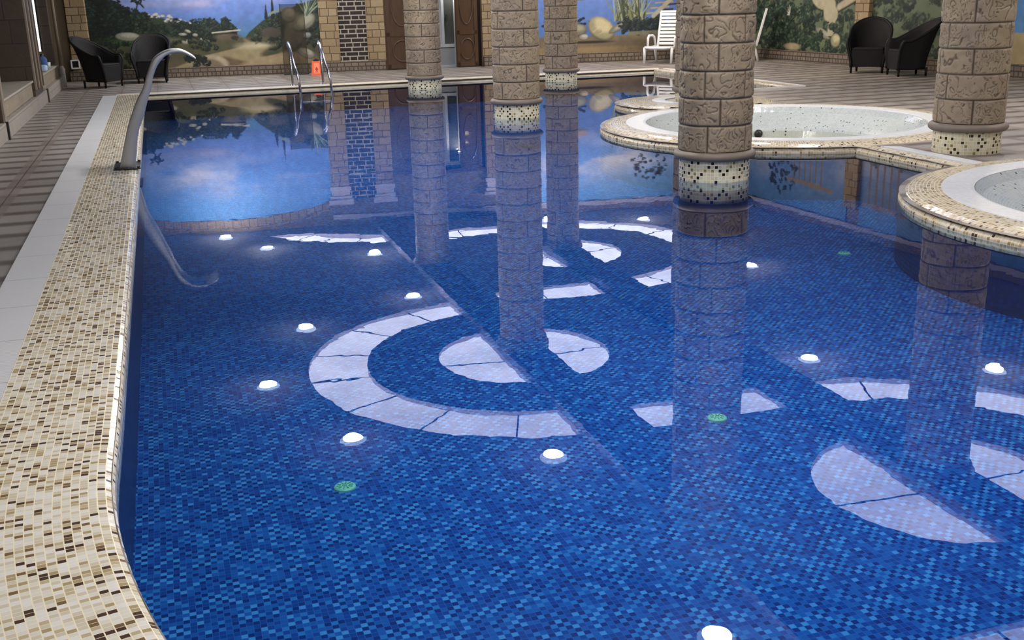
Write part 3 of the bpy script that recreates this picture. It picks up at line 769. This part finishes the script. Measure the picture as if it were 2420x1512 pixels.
for a,bq,c,d in ((2.3,1.62,2.95,1.42),(2.55,1.36,3.25,1.18),(2.95,1.15,3.35,.92),(3.1,.86,3.3,.66)):   # pale stepping slabs
    p.ell((a+c)/2,(bq+d)/2,(c-a)*.62,.19,(.50,.47,.33),-.25,.12); p.ell((a+c)/2,(bq+d)/2-.19,(c-a)*.6,.02,(.03,.03,.02),-.2,.4)
p.woods(lambda x,z: .30<z<1.20 and .3<x<2.5,70,.08,.16,(.006,.024,.016),(.20,.30,.19))
p.woods(lambda x,z: .30<z<.8 and 2.3<x<4.0,36,.06,.13,(.006,.022,.012),(.16,.26,.13))
p.stroke(3.40,1.16,3.92,1.36,.085,(.52,.45,.33)); p.stroke(3.40,1.06,3.92,1.26,.02,(.03,.025,.02))
p.rock(3.35,.52,.16,.14,(.62,.58,.36)); p.ell(1.9,.35,.35,.09,(.45,.38,.24),0,.4)
for k in range(5): p.stroke(1.75,1.0,1.75+.12*cos(1.2+k*.5),1.0+.2*sin(1.2+k*.5),.018,(.6,.6,.55),.005)
# pergola posts and palms seen mirrored in the pool
for k in range(6): p.stroke(2.2+.19*k,1.75,2.2+.19*k,2.45,.032,(.28,.20,.13))
p.stroke(2.0,2.45,3.5,2.52,.06,(.36,.27,.17)); p.stroke(2.0,1.75,3.4,1.80,.04,(.30,.22,.14)); p.ell(3.1,2.66,.3,.07,(.12,.26,.5),0,.4)
p.leafage(lambda x,z: 1.8<z<2.9 and 1.2<x<2.3 and (x-1.75)**2/.3+(z-2.35)**2/.25<1,900,.03,.08,(.006,.02,.02),(.03,.07,.05),.2)
o=p.mesh('wall_painting',MRW); tag(o,'painted garden of rocks and leaves on the right wall behind the two wicker chairs','mural')
p=garden(4.42,16.,9,'wall_painting','')
for k in range(5): p.stroke(4.7+.2*k,1.7,4.7+.2*k,2.6,.035,(.26,.19,.12))
p.stroke(4.5,2.62,5.8,2.66,.06,(.34,.25,.15))
p.leafage(lambda x,z: 1.7<z<2.9 and (x-6.0)**2/.4+(z-2.3)**2/.3<1,900,.04,.09,(.006,.02,.02),(.04,.09,.06),.2)
m=np.clip((p.X-7.3)*2,0,1); p.put(m*np.clip((Z.max()-.0)*0+(p.Z>.75),0,1)*.9,(.10,.30,.62)); p.put(m*(p.Z<.75),(.45,.36,.20))
for k in range(6): p.rock(7.6+k*.8,.7+.15*(k%2),.3,.14,(.5,.45,.33))
o=p.mesh('wall_painting',MRW); tag(o,'painted garden opening to blue sea on the right wall beyond the warm brown column','mural')

# ------------------------------------------------------------------ far wall
def fbox(s0,s1,z0,z1,d,mat,name,parent=None,bev=.006,back=0.):
    """box standing d metres out of the far wall plane"""
    b=MB(); b.box(((s0+s1)/2,(-d+back)/2,(z0+z1)/2),(s1-s0,d+back,z1-z0))
    return b.build(name,mat,parent,M=MF,bevel=bev)
D0,D1=S(4.70),S(6.80)
b=MB()
b.box((S(1.4),.1,1.72),(S(4.70)-S(-1.9),.18,3.34)); b.box((S(9.9),.1,1.72),(S(13.0)-S(6.80),.18,3.34)); b.box(((D0+D1)/2,.1,2.82),(D1-D0,.18,1.14))
b=MB()
for s0,s1,z0,z1 in ((S(-3.2),D0,.0,3.35),(D1,S(13.05),.0,3.35),(D0,D1,2.20,3.35)): b.box(((s0+s1)/2,.09,(z0+z1)/2),(s1-s0,.18,z1-z0))
struct(b.build('wall_far',M['plaster'],M=MF))
for i,(x0,x1,d) in enumerate(((S(-1.68),S(-1.30),.10),(S(3.34),S(3.74),.08),(S(4.32),S(4.70),.08),(S(6.80),S(6.99),.08),(S(7.62),S(7.97),.08))):
    struct(fbox(x0,x1,.27,2.42,d,M['pilaster'],'trim_%d'%(10+i)))
    b=MB(); xm=(x0+x1)/2; w_=(x1-x0)
    for z0,z1,e in ((2.42,2.50,.03),(2.50,2.62,.0),(2.62,2.70,.04),(2.70,2.80,.07)): b.box((xm,-d/2-e/2,(z0+z1)/2),(w_+2*e,d+e,z1-z0))
    struct(b.build('trim_%d'%(20+i),M['cornice'],M=MF,bevel=.006))
for i,(x0,x1) in enumerate(((S(3.74),S(4.32)),(S(6.99),S(7.62)))):
    struct(fbox(x0,x1,.27,2.7,.05,M['dark_brick'],'trim_%d'%(30+i),bev=0))
for i,(s0,s1) in enumerate(((S(-1.75),D0-.02),(D1+.02,S(12.72)))):
    struct(fbox(s0,s1,.05,.27,.11,M['plinth'],'baseboard_far_%d'%(i+1)))
# stone voussoir band above the arched painting, and the cornice under the ceiling
b=MB(); n=40
for k in range(n):
    for q in (0,1): pass
xs=np.linspace(S(-1.31),S(3.34),n+1)
az=lambda x: 3.06-.034*(x-.95)**2-.010*abs(x-.95)**3
P=[];F=[];U=[]
for x in xs:
    P+= [(x,-.03,az(x)-.01),(x,-.03,az(x)+.20),(x,.0,az(x)-.01)]
for k in range(n):
    F+= [(3*k,3*k+3,3*k+4,3*k+1),(3*k,3*k+2,3*k+5,3*k+3)]; U+= [[(xs[k],0),(xs[k+1],0),(xs[k+1],.2),(xs[k],.2)],[(xs[k],0),(xs[k],.03),(xs[k+1],.03),(xs[k+1],0)]]
b.add(P,F,U); struct(b.build('trim_32',M['pilaster'],M=MF))
struct(fbox(S(3.34),S(12.72),3.06,3.16,.07,M['cornice'],'trim_33'))
# right wall
b=MB(); b.box((13.,.1,1.675),(26.6,.18,3.35)); struct(b.build('wall_right',M['plaster'],M=MRW))
b=MB(); b.box((13.,-.055,.16),(26.,.11,.22)); struct(b.build('baseboard_right',M['plinth'],M=MRW,bevel=.006))
b=MB(); b.box((4.22,-.05,1.5),(.40,.10,2.46)); struct(b.build('trim_34',M['pilaster'],M=MRW,bevel=.006))
b=MB(); b.box((13.,-.035,3.11),(26.,.07,.10)); struct(b.build('trim_35',M['cornice'],M=MRW))
# near wall behind the camera
b=MB(); b.box((5.6,-4.15,1.675),(18.6,.18,3.35)); struct(b.build('wall_near',M['plaster']))

# ------------------------------------------------------------------ door in the far wall
d=bpy.data.objects.new('door_1',None); COL.objects.link(d); d['kind']='structure'; d.matrix_world=MF@Matrix.Translation((D0,0,0))
DW=D1-D0
def oval(b,cx,cz,rx,rz,y,w=.018):
    P=[(cx+rx*cos(a),y,cz+rz*sin(a)) for a in np.linspace(0,2*PI,36,endpoint=False)]; P.append(P[0]); b.tube(P,w,8,False)
def leaf(x0,x1,rz,hx):
    b=MB(); b.box(((x0+x1)/2-hx,0,1.12),(x1-x0,.05,2.10))
    o=b.build('door_leaf',M['door_wood'],d,bevel=.006); o.location=(hx,-.03,0); o.rotation_euler=(0,0,rz)
    m=MB(); w=x1-x0; cx=(x0+x1)/2-hx
    oval(m,cx,1.45,w*.30,.48,-.03); oval(m,cx,.45,w*.30,.22,-.03)
    for xx in (-.5,.5):
        m.box((cx+xx*(w-.10),-.03,1.12),(.07,.02,2.06))
    for zz in (.13,.80,2.1): m.box((cx,-.03,zz),(w-.04,.02,.08))
    c=m.build('carved_moulding',M['door_wood'],o,smooth=False)
    return o
leaf(.02,.72,0,.02)
leaf(1.52,2.02,math.radians(8),2.02)
b=MB(); 
for x in (-.0,DW): b.box((x,-.02,1.14),(.06,.10,2.16))
b.box((DW/2,-.02,2.20),(DW+.06,.10,.07)); b.build('door_frame',M['door_wood'],d,bevel=.005)
# white inner door behind
b=MB()
for x0,x1,z0,z1 in ((.70,.80,.06,2.1),(1.25,1.31,.55,2.1),(1.52,1.60,.06,2.1),(.70,1.60,.49,.56),(.70,1.60,2.02,2.1),(.70,1.60,.06,.11),(1.00,1.03,.55,2.1)): b.box(((x0+x1)/2,.12,(z0+z1)/2),(x1-x0,.06,z1-z0))
b.build('inner_door_frame',M['pvc'],d,bevel=.004)
b=MB(); b.box((1.02,.13,1.29),(.50,.02,1.50)); b.build('inner_door_glass',M['pvc'],d)
b=MB(); b.box((1.42,.13,1.29),(.22,.02,1.50)); b.build('inner_door_pane',M['dark_glass'],d)
b=MB(); b.box((1.15,.13,.29),(.84,.02,.38)); b.build('inner_door_panel',M['grey_panel'],d)
b=MB(); b.box((1.36,.08,1.12),(.03,.05,.14)); b.build('door_handle',M['black'],d,bevel=.004)
b=MB(); b.box((DW/2,.2,1.1),(DW,.02,2.2)); b.build('door_back',M['black'],d)
# wall socket on the dark bricks
t=thing('wall_switch','small white switch on the dark brick strip right of the brown door','switch'); t.matrix_world=MF@Matrix.Translation((S(7.01),-.05,1.02))
b=MB(); b.box((0,-.008,0),(.075,.016,.085)); b.build('plate',M['white_plastic'],t,bevel=.004)
b=MB(); b.box((0,-.018,0),(.03,.006,.05)); b.build('rocker',M['pvc'],t,bevel=.002)
t=thing('door_lamp','small round bright lamp above the white inner door','lamp'); t.matrix_world=MF@Matrix.Translation((S(6.22),-.06,1.80))
# (the lamp hangs on the inner frame)
b=MB(); b.lathe([(.0,.02),(.05,.02),(.055,.0),(.055,-.03)],24); o=b.build('lamp_body',M['white_plastic'],t,smooth=True)
b=MB(); b.lathe([(0,-.03),(.05,-.03)],20); o=b.build('lamp_face',M['lamp'],t)
# framed vent low on the far left wall
t=thing('wall_vent','small white framed black vent low on the wall behind the left wicker chairs','vent'); t.matrix_world=MF@Matrix.Translation((S(-1.62),-.105,.41))
b=MB()
for x,z,w_,h_ in ((-.075,0,.026,.18),(.075,0,.026,.18),(0,-.078,.17,.026),(0,.078,.17,.026)): b.box((x,-.012,z),(w_,.024,h_))
b.build('frame',M['white_plastic'],t,bevel=.004)
b=MB(); b.box((0,-.004,0),(.13,.006,.14)); b.build('grille',M['black'],t)

# ------------------------------------------------------------------ left wall: two deep window openings with stone sills
b=MB()
b.box((-2.62,10.2,1.675),(.16,28.8,3.35)); struct(b.build('wall_left',M['brown_tile']))
b=MB(); b.box((LWX-.12,4.2,1.675),(.24,16.8,3.35)); struct(b.build('wall_left.001',M['brown_tile'],bevel=.004))
for i,(y0,y1) in enumerate(((-4.1,17.95),(17.95,19.40),(19.40,22.72))):
    b=MB(); b.box((LWX-.01,(y0+y1)/2,.16),(.10,y1-y0-.004,.20)); struct(b.build('baseboard_left_%d'%(i+1),M['light_stone'],bevel=.006))
for i,(y0,y1) in enumerate(((12.6,17.95),(19.40,22.6))):
    b=MB(); b.box((LWX-.40,(y0+y1)/2,.365),(.74,y1-y0,.21)); struct(b.build('trim_%d'%(40+i),M['carved'],bevel=.006))
    b=MB(); b.box((LWX-.38,(y0+y1)/2,.485),(.76,y1-y0-.01,.03)); struct(b.build('trim_%d'%(42+i),M['sill'],bevel=.006))
# casing between the openings: tile clad pier with upright wooden mouldings
b=MB(); b.box((-2.18,18.56,1.675),(.72,1.20,3.35)); struct(b.build('trim_44',M['brown_tile'],bevel=.004))
for i,(y0,wd) in enumerate(((17.98,.10),(18.20,.07),(18.42,.10),(18.64,.07),(18.84,.10),(19.05,.10))):
    b=MB(); b.box((LWX+.012,y0+wd/2,1.80),(.045,wd,2.9)); struct(b.build('trim_%d'%(45+i),M['wood_dark'] if i%2 else M['pipe'],bevel=.008))
b=MB(); b.box((LWX+.0,14.18,1.7),(.05,.14,3.1)); struct(b.build('trim_52',M['pipe'],bevel=.008))
b=MB(); b.box((LWX+.0,14.02,1.7),(.04,.10,3.1)); struct(b.build('trim_53',M['wood_dark'],bevel=.008))
b=MB(); b.box((LWX+.048,14.02,.16),(.03,.07,.22)); struct(b.build('trim_54',M['black']))
b=MB(); b.box((LWX+.048,19.38,.16),(.03,.05,.24)); struct(b.build('trim_55',M['wood_dark']))
# dark wooden shutter standing in the first opening
w_=bpy.data.objects.new('window_1',None); COL.objects.link(w_); w_['kind']='structure'; w_.location=(-2.50,16.2,.5)
b=MB(); 
for y in (-1.7,-.6,.6,1.68): b.box((0,y,1.3),(.06,.12,2.6))
for z in (.06,1.3,2.5): b.box((0,0,z),(.05,3.4,.12))
b.build('window_frame',M['wood_dark'],w_,bevel=.006)
b=MB(); b.box((-.015,0,1.3),(.01,3.4,2.5)); b.build('pane',M['dark_glass'],w_)
# pier closing the second opening, with a bright gap beside it
b=MB(); b.box((-2.06,22.72,1.675),(.46-.10,.24,3.35)); struct(b.build('trim_56',M['brown_tile'],bevel=.004))
w_=bpy.data.objects.new('window_2',None); COL.objects.link(w_); w_['kind']='structure'; w_.location=(-2.12,22.56,.76)
b=MB(); b.box((0,0,1.25),(.085,.015,2.5)); b.build('pane',M['lit_gap'],w_)
b=MB(); b.box((-.09,-.0,1.25),(.10,.03,2.5)); b.box((.055,-.005,1.25),(.03,.03,2.5)); b.build('window_frame',M['black'],w_)
# corner pipe
t=thing('wall_pipe','thin upright tan pipe with a padded foot at the corner behind the left chair','pipe',(LWX+.03,22.92,.06))
b=MB(); b.tube([(0,0,.0),(0,0,3.2)],.03,14); b.build('pipe_run',M['pipe'],t,smooth=True)
b=MB(); b.tube([(0,0,0),(0,0,.34),(0,0,.40)],[.06,.06,.035],14); b.build('padded_foot',M['light_stone'],t,smooth=True)
# things on the second sill
t=thing('towel_pack','pale blue wrapped pack lying on the left window sill','package',(LWX-.12,20.5,.50))
b=MB(); b.box((0,0,.05),(.22,.34,.10)); b.build('wrapped_bundle',M['pale_cloth'],t,bevel=.03)
t=thing('dark_bottle','dark blue bottle standing on the left window sill behind the pale pack','bottle',(LWX-.12,21.05,.50))
b=MB(); b.lathe([(0,0),(.075,0),(.08,.02),(.08,.18),(.05,.22),(.03,.23)],20); b.build('bottle_body',M['blue_cloth'],t,smooth=True)
b=MB(); b.lathe([(.034,.225),(.034,.27),(0,.27)],16); b.build('cap',M['black'],t,smooth=True)
t=thing('white_cup','small white cup on the far end of the left window sill','cup',(LWX-.10,21.75,.50))
b=MB(); b.lathe([(0,0),(.04,0),(.05,.09),(.045,.09),(.036,.01),(0,.01)],20); b.build('cup_body',M['white_plastic'],t,smooth=True)

# ------------------------------------------------------------------ steel waterfall spout
L_=[(-.463,.075),(-.36,.41),(-.31,.533),(-.238,.685),(-.172,.792),(-.12,.914),(-.059,1.041),(-.02,1.085),(.025,1.113),(.08,1.135),(.134,1.144),(.217,1.137),(.296,1.095),(.338,1.060)]
R_=[(-.318,.075),(-.262,.381),(-.194,.54),(-.139,.688),(-.094,.803),(-.065,.90),(-.038,.963),(-.012,1.01),(.017,1.045),(.068,1.090),(.139,1.114),(.222,1.112),(.290,1.075),(.333,1.050)]
t=thing('waterfall_spout','curved brushed steel waterfall spout on the left mosaic edge','spout',(-.39,10.9,.078))
b=MB(); W=.17; pts=[];F=[]
n=len(L_)
def dens(Q):
    out=[]
    for i in range(len(Q)-1):
        p0=Q[max(i-1,0)];p1=Q[i];p2=Q[i+1];p3=Q[min(i+2,len(Q)-1)]
        for k in range(5):
            u=k/5; out.append(tuple(.5*((2*p1[j])+(-p0[j]+p2[j])*u+(2*p0[j]-5*p1[j]+4*p2[j]-p3[j])*u*u+(-p0[j]+3*p1[j]-3*p2[j]+p3[j])*u**3) for j in (0,1)))
    out.append(Q[-1]); return out
Ld,Rd=dens(L_),dens(R_); n=len(Ld)
for (lx,lz),(rx,rz) in zip(Ld,Rd):
    for x,z,y in ((lx,lz,-W),(rx,rz,-W),(rx,rz,W),(lx,lz,W)): pts.append((x+.39,y,z-.078))
for i in range(n-1):
    for k in range(4): F.append((4*i+k,4*i+(k+1)%4,4*i+4+(k+1)%4,4*i+4+k))
F+= [(3,2,1,0),(4*n-4,4*n-3,4*n-2,4*n-1)]
b.add(pts,F); o=b.build('spout_blade',M['steel'],t,smooth=True,bevel=.006,merge=True)
b=MB(); b.box((0,0,.004),(.24,W*2+.16,.010)); b.build('base_plate',M['dark_metal'],t,bevel=.003)
for i,(x,y) in enumerate(((-.1,-.22),(.1,-.22),(-.1,.22),(.1,.22))):
    q=MB(); q.lathe([(.014,0),(.014,.014),(0,.016)],10,(x,y,.009)); q.build('bolt',M['dark_metal'],t)

# ------------------------------------------------------------------ pool ladder handrails
t=thing('pool_ladder','polished steel pool ladder at the far edge, left of the orange sign','ladder',(2.55,20.1,.07))
def rail(dx):
    pth=[(dx,.08,0),(dx,.10,.25),(dx,.14,.48),(dx,.26,.66),(dx,.36,.73),(dx,.30,.755),(dx,.15,.72),(dx,-.1,.58),(dx,-.34,.40),(dx+.02,-.50,.26),(dx+.04,-.55,.10),(dx+.06,-.55,-.15),(dx+.06,-.55,-.41)]
    q=[]
    for i in range(len(pth)-1):
        p0=Vector(pth[max(i-1,0)]);p1=Vector(pth[i]);p2=Vector(pth[i+1]);p3=Vector(pth[min(i+2,len(pth)-1)])
        for k in range(4):
            u=k/4; q.append(.5*((2*p1)+(-p0+p2)*u+(2*p0-5*p1+4*p2-p3)*u*u+(-p0+3*p1-3*p2+p3)*u**3))
    q.append(Vector(pth[-1])); b=MB(); b.tube(q,.023,12); o=b.build('handrail',M['chrome'],t,smooth=True)
    f=MB(); f.lathe([(.0,.012),(.05,.012),(.065,.004),(.065,-.0)],20,(dx,.08,.01)); f.build('flange',M['chrome'],o,smooth=True)
rail(-.275); rail(.275)
for z in (-.25,):
    b=MB(); b.box((.06,-.55,z),(.53,.09,.03)); b.build('step',M['chrome'],t,bevel=.008)

# glass screen
t=thing('glass_screen','grey glass screen panel standing against the painting by the pool ladder','glass screen',(2.74,23.42,.06),aF)
b=MB(); b.box((0,0,.72),(.48,.008,1.42)); b.build('glass_panel',M['glass'],t)
for x in (-.245,.245):
    q=MB(); q.box((x,0,.72),(.012,.02,1.44)); q.build('edge_profile',M['dark_metal'],t,bevel=.002)
q=MB(); q.box((0,0,.012),(.52,.06,.024)); q.build('foot_rail',M['dark_metal'],t,bevel=.004)

# orange floor sign
t=thing('floor_sign','small orange folding floor sign with black top beside the pool ladder','sign',(3.10,22.95,.06),aF)
b=MB()
for s in (-1,1):
    q=MB(); y0,y1=s*.075,s*.02
    P=[(-.115,y0,0),(.115,y0,0),(.085,y1,.29),(-.085,y1,.29)]; P+=[(x,y-s*.012,z) for x,y,z in P]
    q.add(P,[(0,1,2,3),(7,6,5,4),(0,4,5,1),(1,5,6,2),(2,6,7,3),(3,7,4,0)]); o=q.build('panel',M['orange'],t,merge=True)
    if s<0:
        e=MB(); e.add([(-.062,-.068,.04),(.062,-.068,.04),(.052,-.030,.25),(-.052,-.030,.25)],[(0,1,2,3)]); e.build('pale_print',M['orange_light'],o)
        e=MB(); e.add([(0,-.062,.08),(.034,-.054,.125),(0,-.046,.175),(-.034,-.054,.125)],[(0,1,2,3)]); e.add([(-.03,-.0640,.065),(.03,-.0640,.065),(.03,-.0625,.078),(-.03,-.0625,.078)],[(0,1,2,3)]); e.build('red_emblem',M['red'],o)
q=MB(); q.box((0,0,.30),(.11,.05,.03)); q.box((0,0,.325),(.07,.03,.03)); q.build('carry_handle',M['black'],t,bevel=.006)

# ------------------------------------------------------------------ green floor inlets on the pool floor
gp=None
for x,y,lb in ((.551,4.192,'round green floor inlet on the pool bottom nearest the camera'),(2.377,4.309,'round green floor inlet on the pool bottom between the lit ring mirrors'),(4.938,7.017,'round green floor inlet on the pool bottom below the middle tub')):
    if gp is None:
        gp=t=thing('floor_inlet',lb,'pool inlet',(x,y,fz(y)-.004),0,'green inlets on the pool floor')
        b=MB(); b.lathe([(.0,.015),(.040,.015),(.046,.01),(.048,0)],36); b.build('cover',M['green'],t,smooth=False)
        b=MB()
        for k in range(10): b.box((.027*cos(k*PI/5),.027*sin(k*PI/5),.0155),(.018,.005,.003),k*PI/5)
        b.lathe([(.010,.018),(.010,.014)],16); b.build('slots',M['green_dark'],t)
    else: copy_tree(gp,(x,y,fz(y)-.004),.3*x,lb)

# ------------------------------------------------------------------ wicker armchairs (front = -y)
def make_chair(label):
    t=thing('wicker_armchair',label,'chair',(0,0,0),0,'dark wicker armchairs')
    NU,NV=44,14
    def shell(u,v,inner):
        # u 0..1 round the U from front-left to front-right; v 0..1 bottom to top
        if u<.3: k=u/.3; x,y=-1,-1+k*1.15; s=0
        elif u>.7: k=(1-u)/.3; x,y=1,-1+k*1.15
        else:
            a=PI*(1-(u-.3)/.4); x,y=cos(a),.15+.85*sin(a)
        back=max(0.,min(1.,(y+.45)/1.45))**1.25
        top=.585+.345*back
        fr=max(0,(-.80-y)/.2); top-=.10*fr*fr
        z=.11+(top-.11)*v
        w=.275+.085*v**1.6; dp=.27
        X=x*w; Y=y*dp+ (.24*v**1.5)*back+.01*back - (.0)*v
        if inner: sgn=.042; 
        else: sgn=0
        n=math.hypot(x,max(y,0)) or 1
        X-= sgn*x/n; Y-= sgn*max(y,0)/n
        return (X,Y,z)
    P=[];F=[];U=[]
    for inner in (0,1):
        for j in range(NV+1):
            for i in range(NU+1): P.append(shell(i/NU,j/NV,inner))
    m=(NU+1)*(NV+1)
    for j in range(NV):
        for i in range(NU):
            a=j*(NU+1)+i; q=[(i/NU*1.6,j/NV*.8),((i+1)/NU*1.6,j/NV*.8),((i+1)/NU*1.6,(j+1)/NV*.8),(i/NU*1.6,(j+1)/NV*.8)]
            F.append((a,a+1,a+NU+2,a+NU+1)); U.append(q); F.append((m+a+NU+1,m+a+NU+2,m+a+1,m+a)); U.append(list(reversed(q)))
    for i in range(NU):
        a=NV*(NU+1)+i; F.append((a,a+1,m+a+1,m+a)); U.append([(0,0)]*4); F.append((i+1,i,m+i,m+i+1)); U.append([(0,0)]*4)
    for j in range(NV):
        a=j*(NU+1); F.append((a,a+NU+1,m+a+NU+1,m+a)); U.append([(0,0)]*4); c=a+NU; F.append((c+NU+1,c,m+c,m+c+NU+1)); U.append([(0,0)]*4)
    b=MB(); b.add(P,F,U); b.build('backrest',M['wicker'],t,smooth=True)
    # rolled rim along the top edge and down the front edges
    rim=[shell(0,k/8,0) for k in range(8)]+[shell(i/NU,1,0) for i in range(NU+1)]+[shell(1,1-k/8,0) for k in range(1,9)]
    rim=[(x*(1-.02),y,z) for x,y,z in rim]
    b=MB(); b.tube(rim,.026,8); b.build('rolled_rim',M['wicker_rim'],t,smooth=True)
    b=MB(); b.box((0,-.255,.255),(.53,.03,.29)); b.build('front_apron',M['wicker'],t,bevel=.008)
    b=MB(); b.box((0,-.015,.415),(.53,.50,.05)); b.build('seat',M['wicker'],t,bevel=.02)
    for x,y in ((-.265,-.25),(.265,-.25),(-.22,.23),(.22,.23)):
        q=MB(); q.tube([(x,y,.14),(x,y,0)],[.024,.018],10); q.build('leg',M['wicker_rim'],t,smooth=True)
    return t
c0=make_chair('dark wicker armchair turned sideways beside the left wall corner')
c0.location=(-1.07,22.40,.06); c0.rotation_euler=(0,0,math.radians(-32+90))
copy_tree(c0,(-.12,23.15,.06),math.radians(262+90),'dark wicker armchair facing the pool behind the steel waterfall spout')
copy_tree(c0,(12.10,16.85,.06),math.radians(229+90),'dark wicker armchair facing the camera on the right deck')
copy_tree(c0,(12.18,15.85,.06),math.radians(163+90),'dark wicker armchair turned sideways next to the warm brown column')

# ------------------------------------------------------------------ white plastic loungers (front = -y)
def make_lounger(label):
    t=thing('plastic_lounger',label,'lounger',(0,0,0),0,'white plastic loungers')
    b=MB()
    b.tube([(-.30,-.33,.33),(-.15,-.36,.315),(.15,-.36,.315),(.30,-.33,.33)],.028,10)
    for k in range(6): b.box((0,-.28+.11*k,.335-.004*k),(.58,.085,.022))
    for x in (-.30,.30): b.box((x,-.02,.325),(.045,.62,.05))
    b.build('seat',M['white_plastic'],t,bevel=.008)
    q=MB(); th=math.radians(14)
    for k in range(9):
        h=.06+.078*k; q.box((0,.30+h*sin(th),.33+h*cos(th)),(.50,.022,.058),0,-th)
    for x in (-.265,.265):
        q.box((x,.30+.36*sin(th),.33+.36*cos(th)),(.045,.045,.76),0,-th)
    q.box((0,.30+.74*sin(th),.33+.74*cos(th)),(.56,.045,.05),0,-th)
    q.build('backrest',M['white_plastic'],t,bevel=.008)
    for x in (-.31,.31):
        q=MB(); q.tube([(x,-.16,.34),(x,-.14,.52),(x,-.08,.57),(x,.10,.57),(x,.20,.53),(x,.26,.36)],.026,10); q.build('armrest',M['white_plastic'],t,smooth=True)
        for y0,y1 in ((-.31,-.34),(.24,.34)):
            q=MB(); q.tube([(x,y0,.33),(x,(y0+y1)/2,.18),(x,y1,0)],[.036,.030,.026],10); q.build('leg',M['white_plastic'],t,smooth=True)
    return t
l0=make_lounger('white plastic lounger between the far columns, in front of the painted shrubs')
l0.location=(10.42,21.75,.066); l0.rotation_euler=(0,0,math.radians(222+90))
copy_tree(l0,(12.10,21.35,.066),math.radians(150+90),'white plastic lounger peeking out right of the thickest column')

# ------------------------------------------------------------------ light and camera
wd=bpy.data.worlds.new('World'); sc.world=wd; wd.use_nodes=True
wd.node_tree.nodes['Background'].inputs[0].default_value=(.02,.025,.035,1); wd.node_tree.nodes['Background'].inputs[1].default_value=1

r=Vector((0.9515577024274104,-0.30641393601083183,-0.02546446090962583)); u=Vector((0.11199278730500004,0.2682741301800118,0.9568106430573478)); f=Vector((0.2863486590552242,0.913312373120231,-0.289594465697753))
cam=bpy.data.cameras.new('camera'); co=bpy.data.objects.new('camera',cam); COL.objects.link(co)
cam.sensor_fit='HORIZONTAL'; cam.sensor_width=36; cam.lens=2536.94*36/2420; cam.clip_start=.05; cam.clip_end=100
Mc=Matrix(((r.x,u.x,-f.x,0),(r.y,u.y,-f.y,0),(r.z,u.z,-f.z,1.55),(0,0,0,1)))
co.matrix_world=Mc; sc.camera=co
sc.view_settings.view_transform='Standard'; sc.view_settings.look='None'; sc.view_settings.gamma=1; sc.view_settings.use_curve_mapping=False
sc.view_settings.exposure=0.3
sc.cycles.use_denoising=True; sc.cycles.max_bounces=10; sc.cycles.transparent_max_bounces=12
sc.cycles.sample_clamp_indirect=6
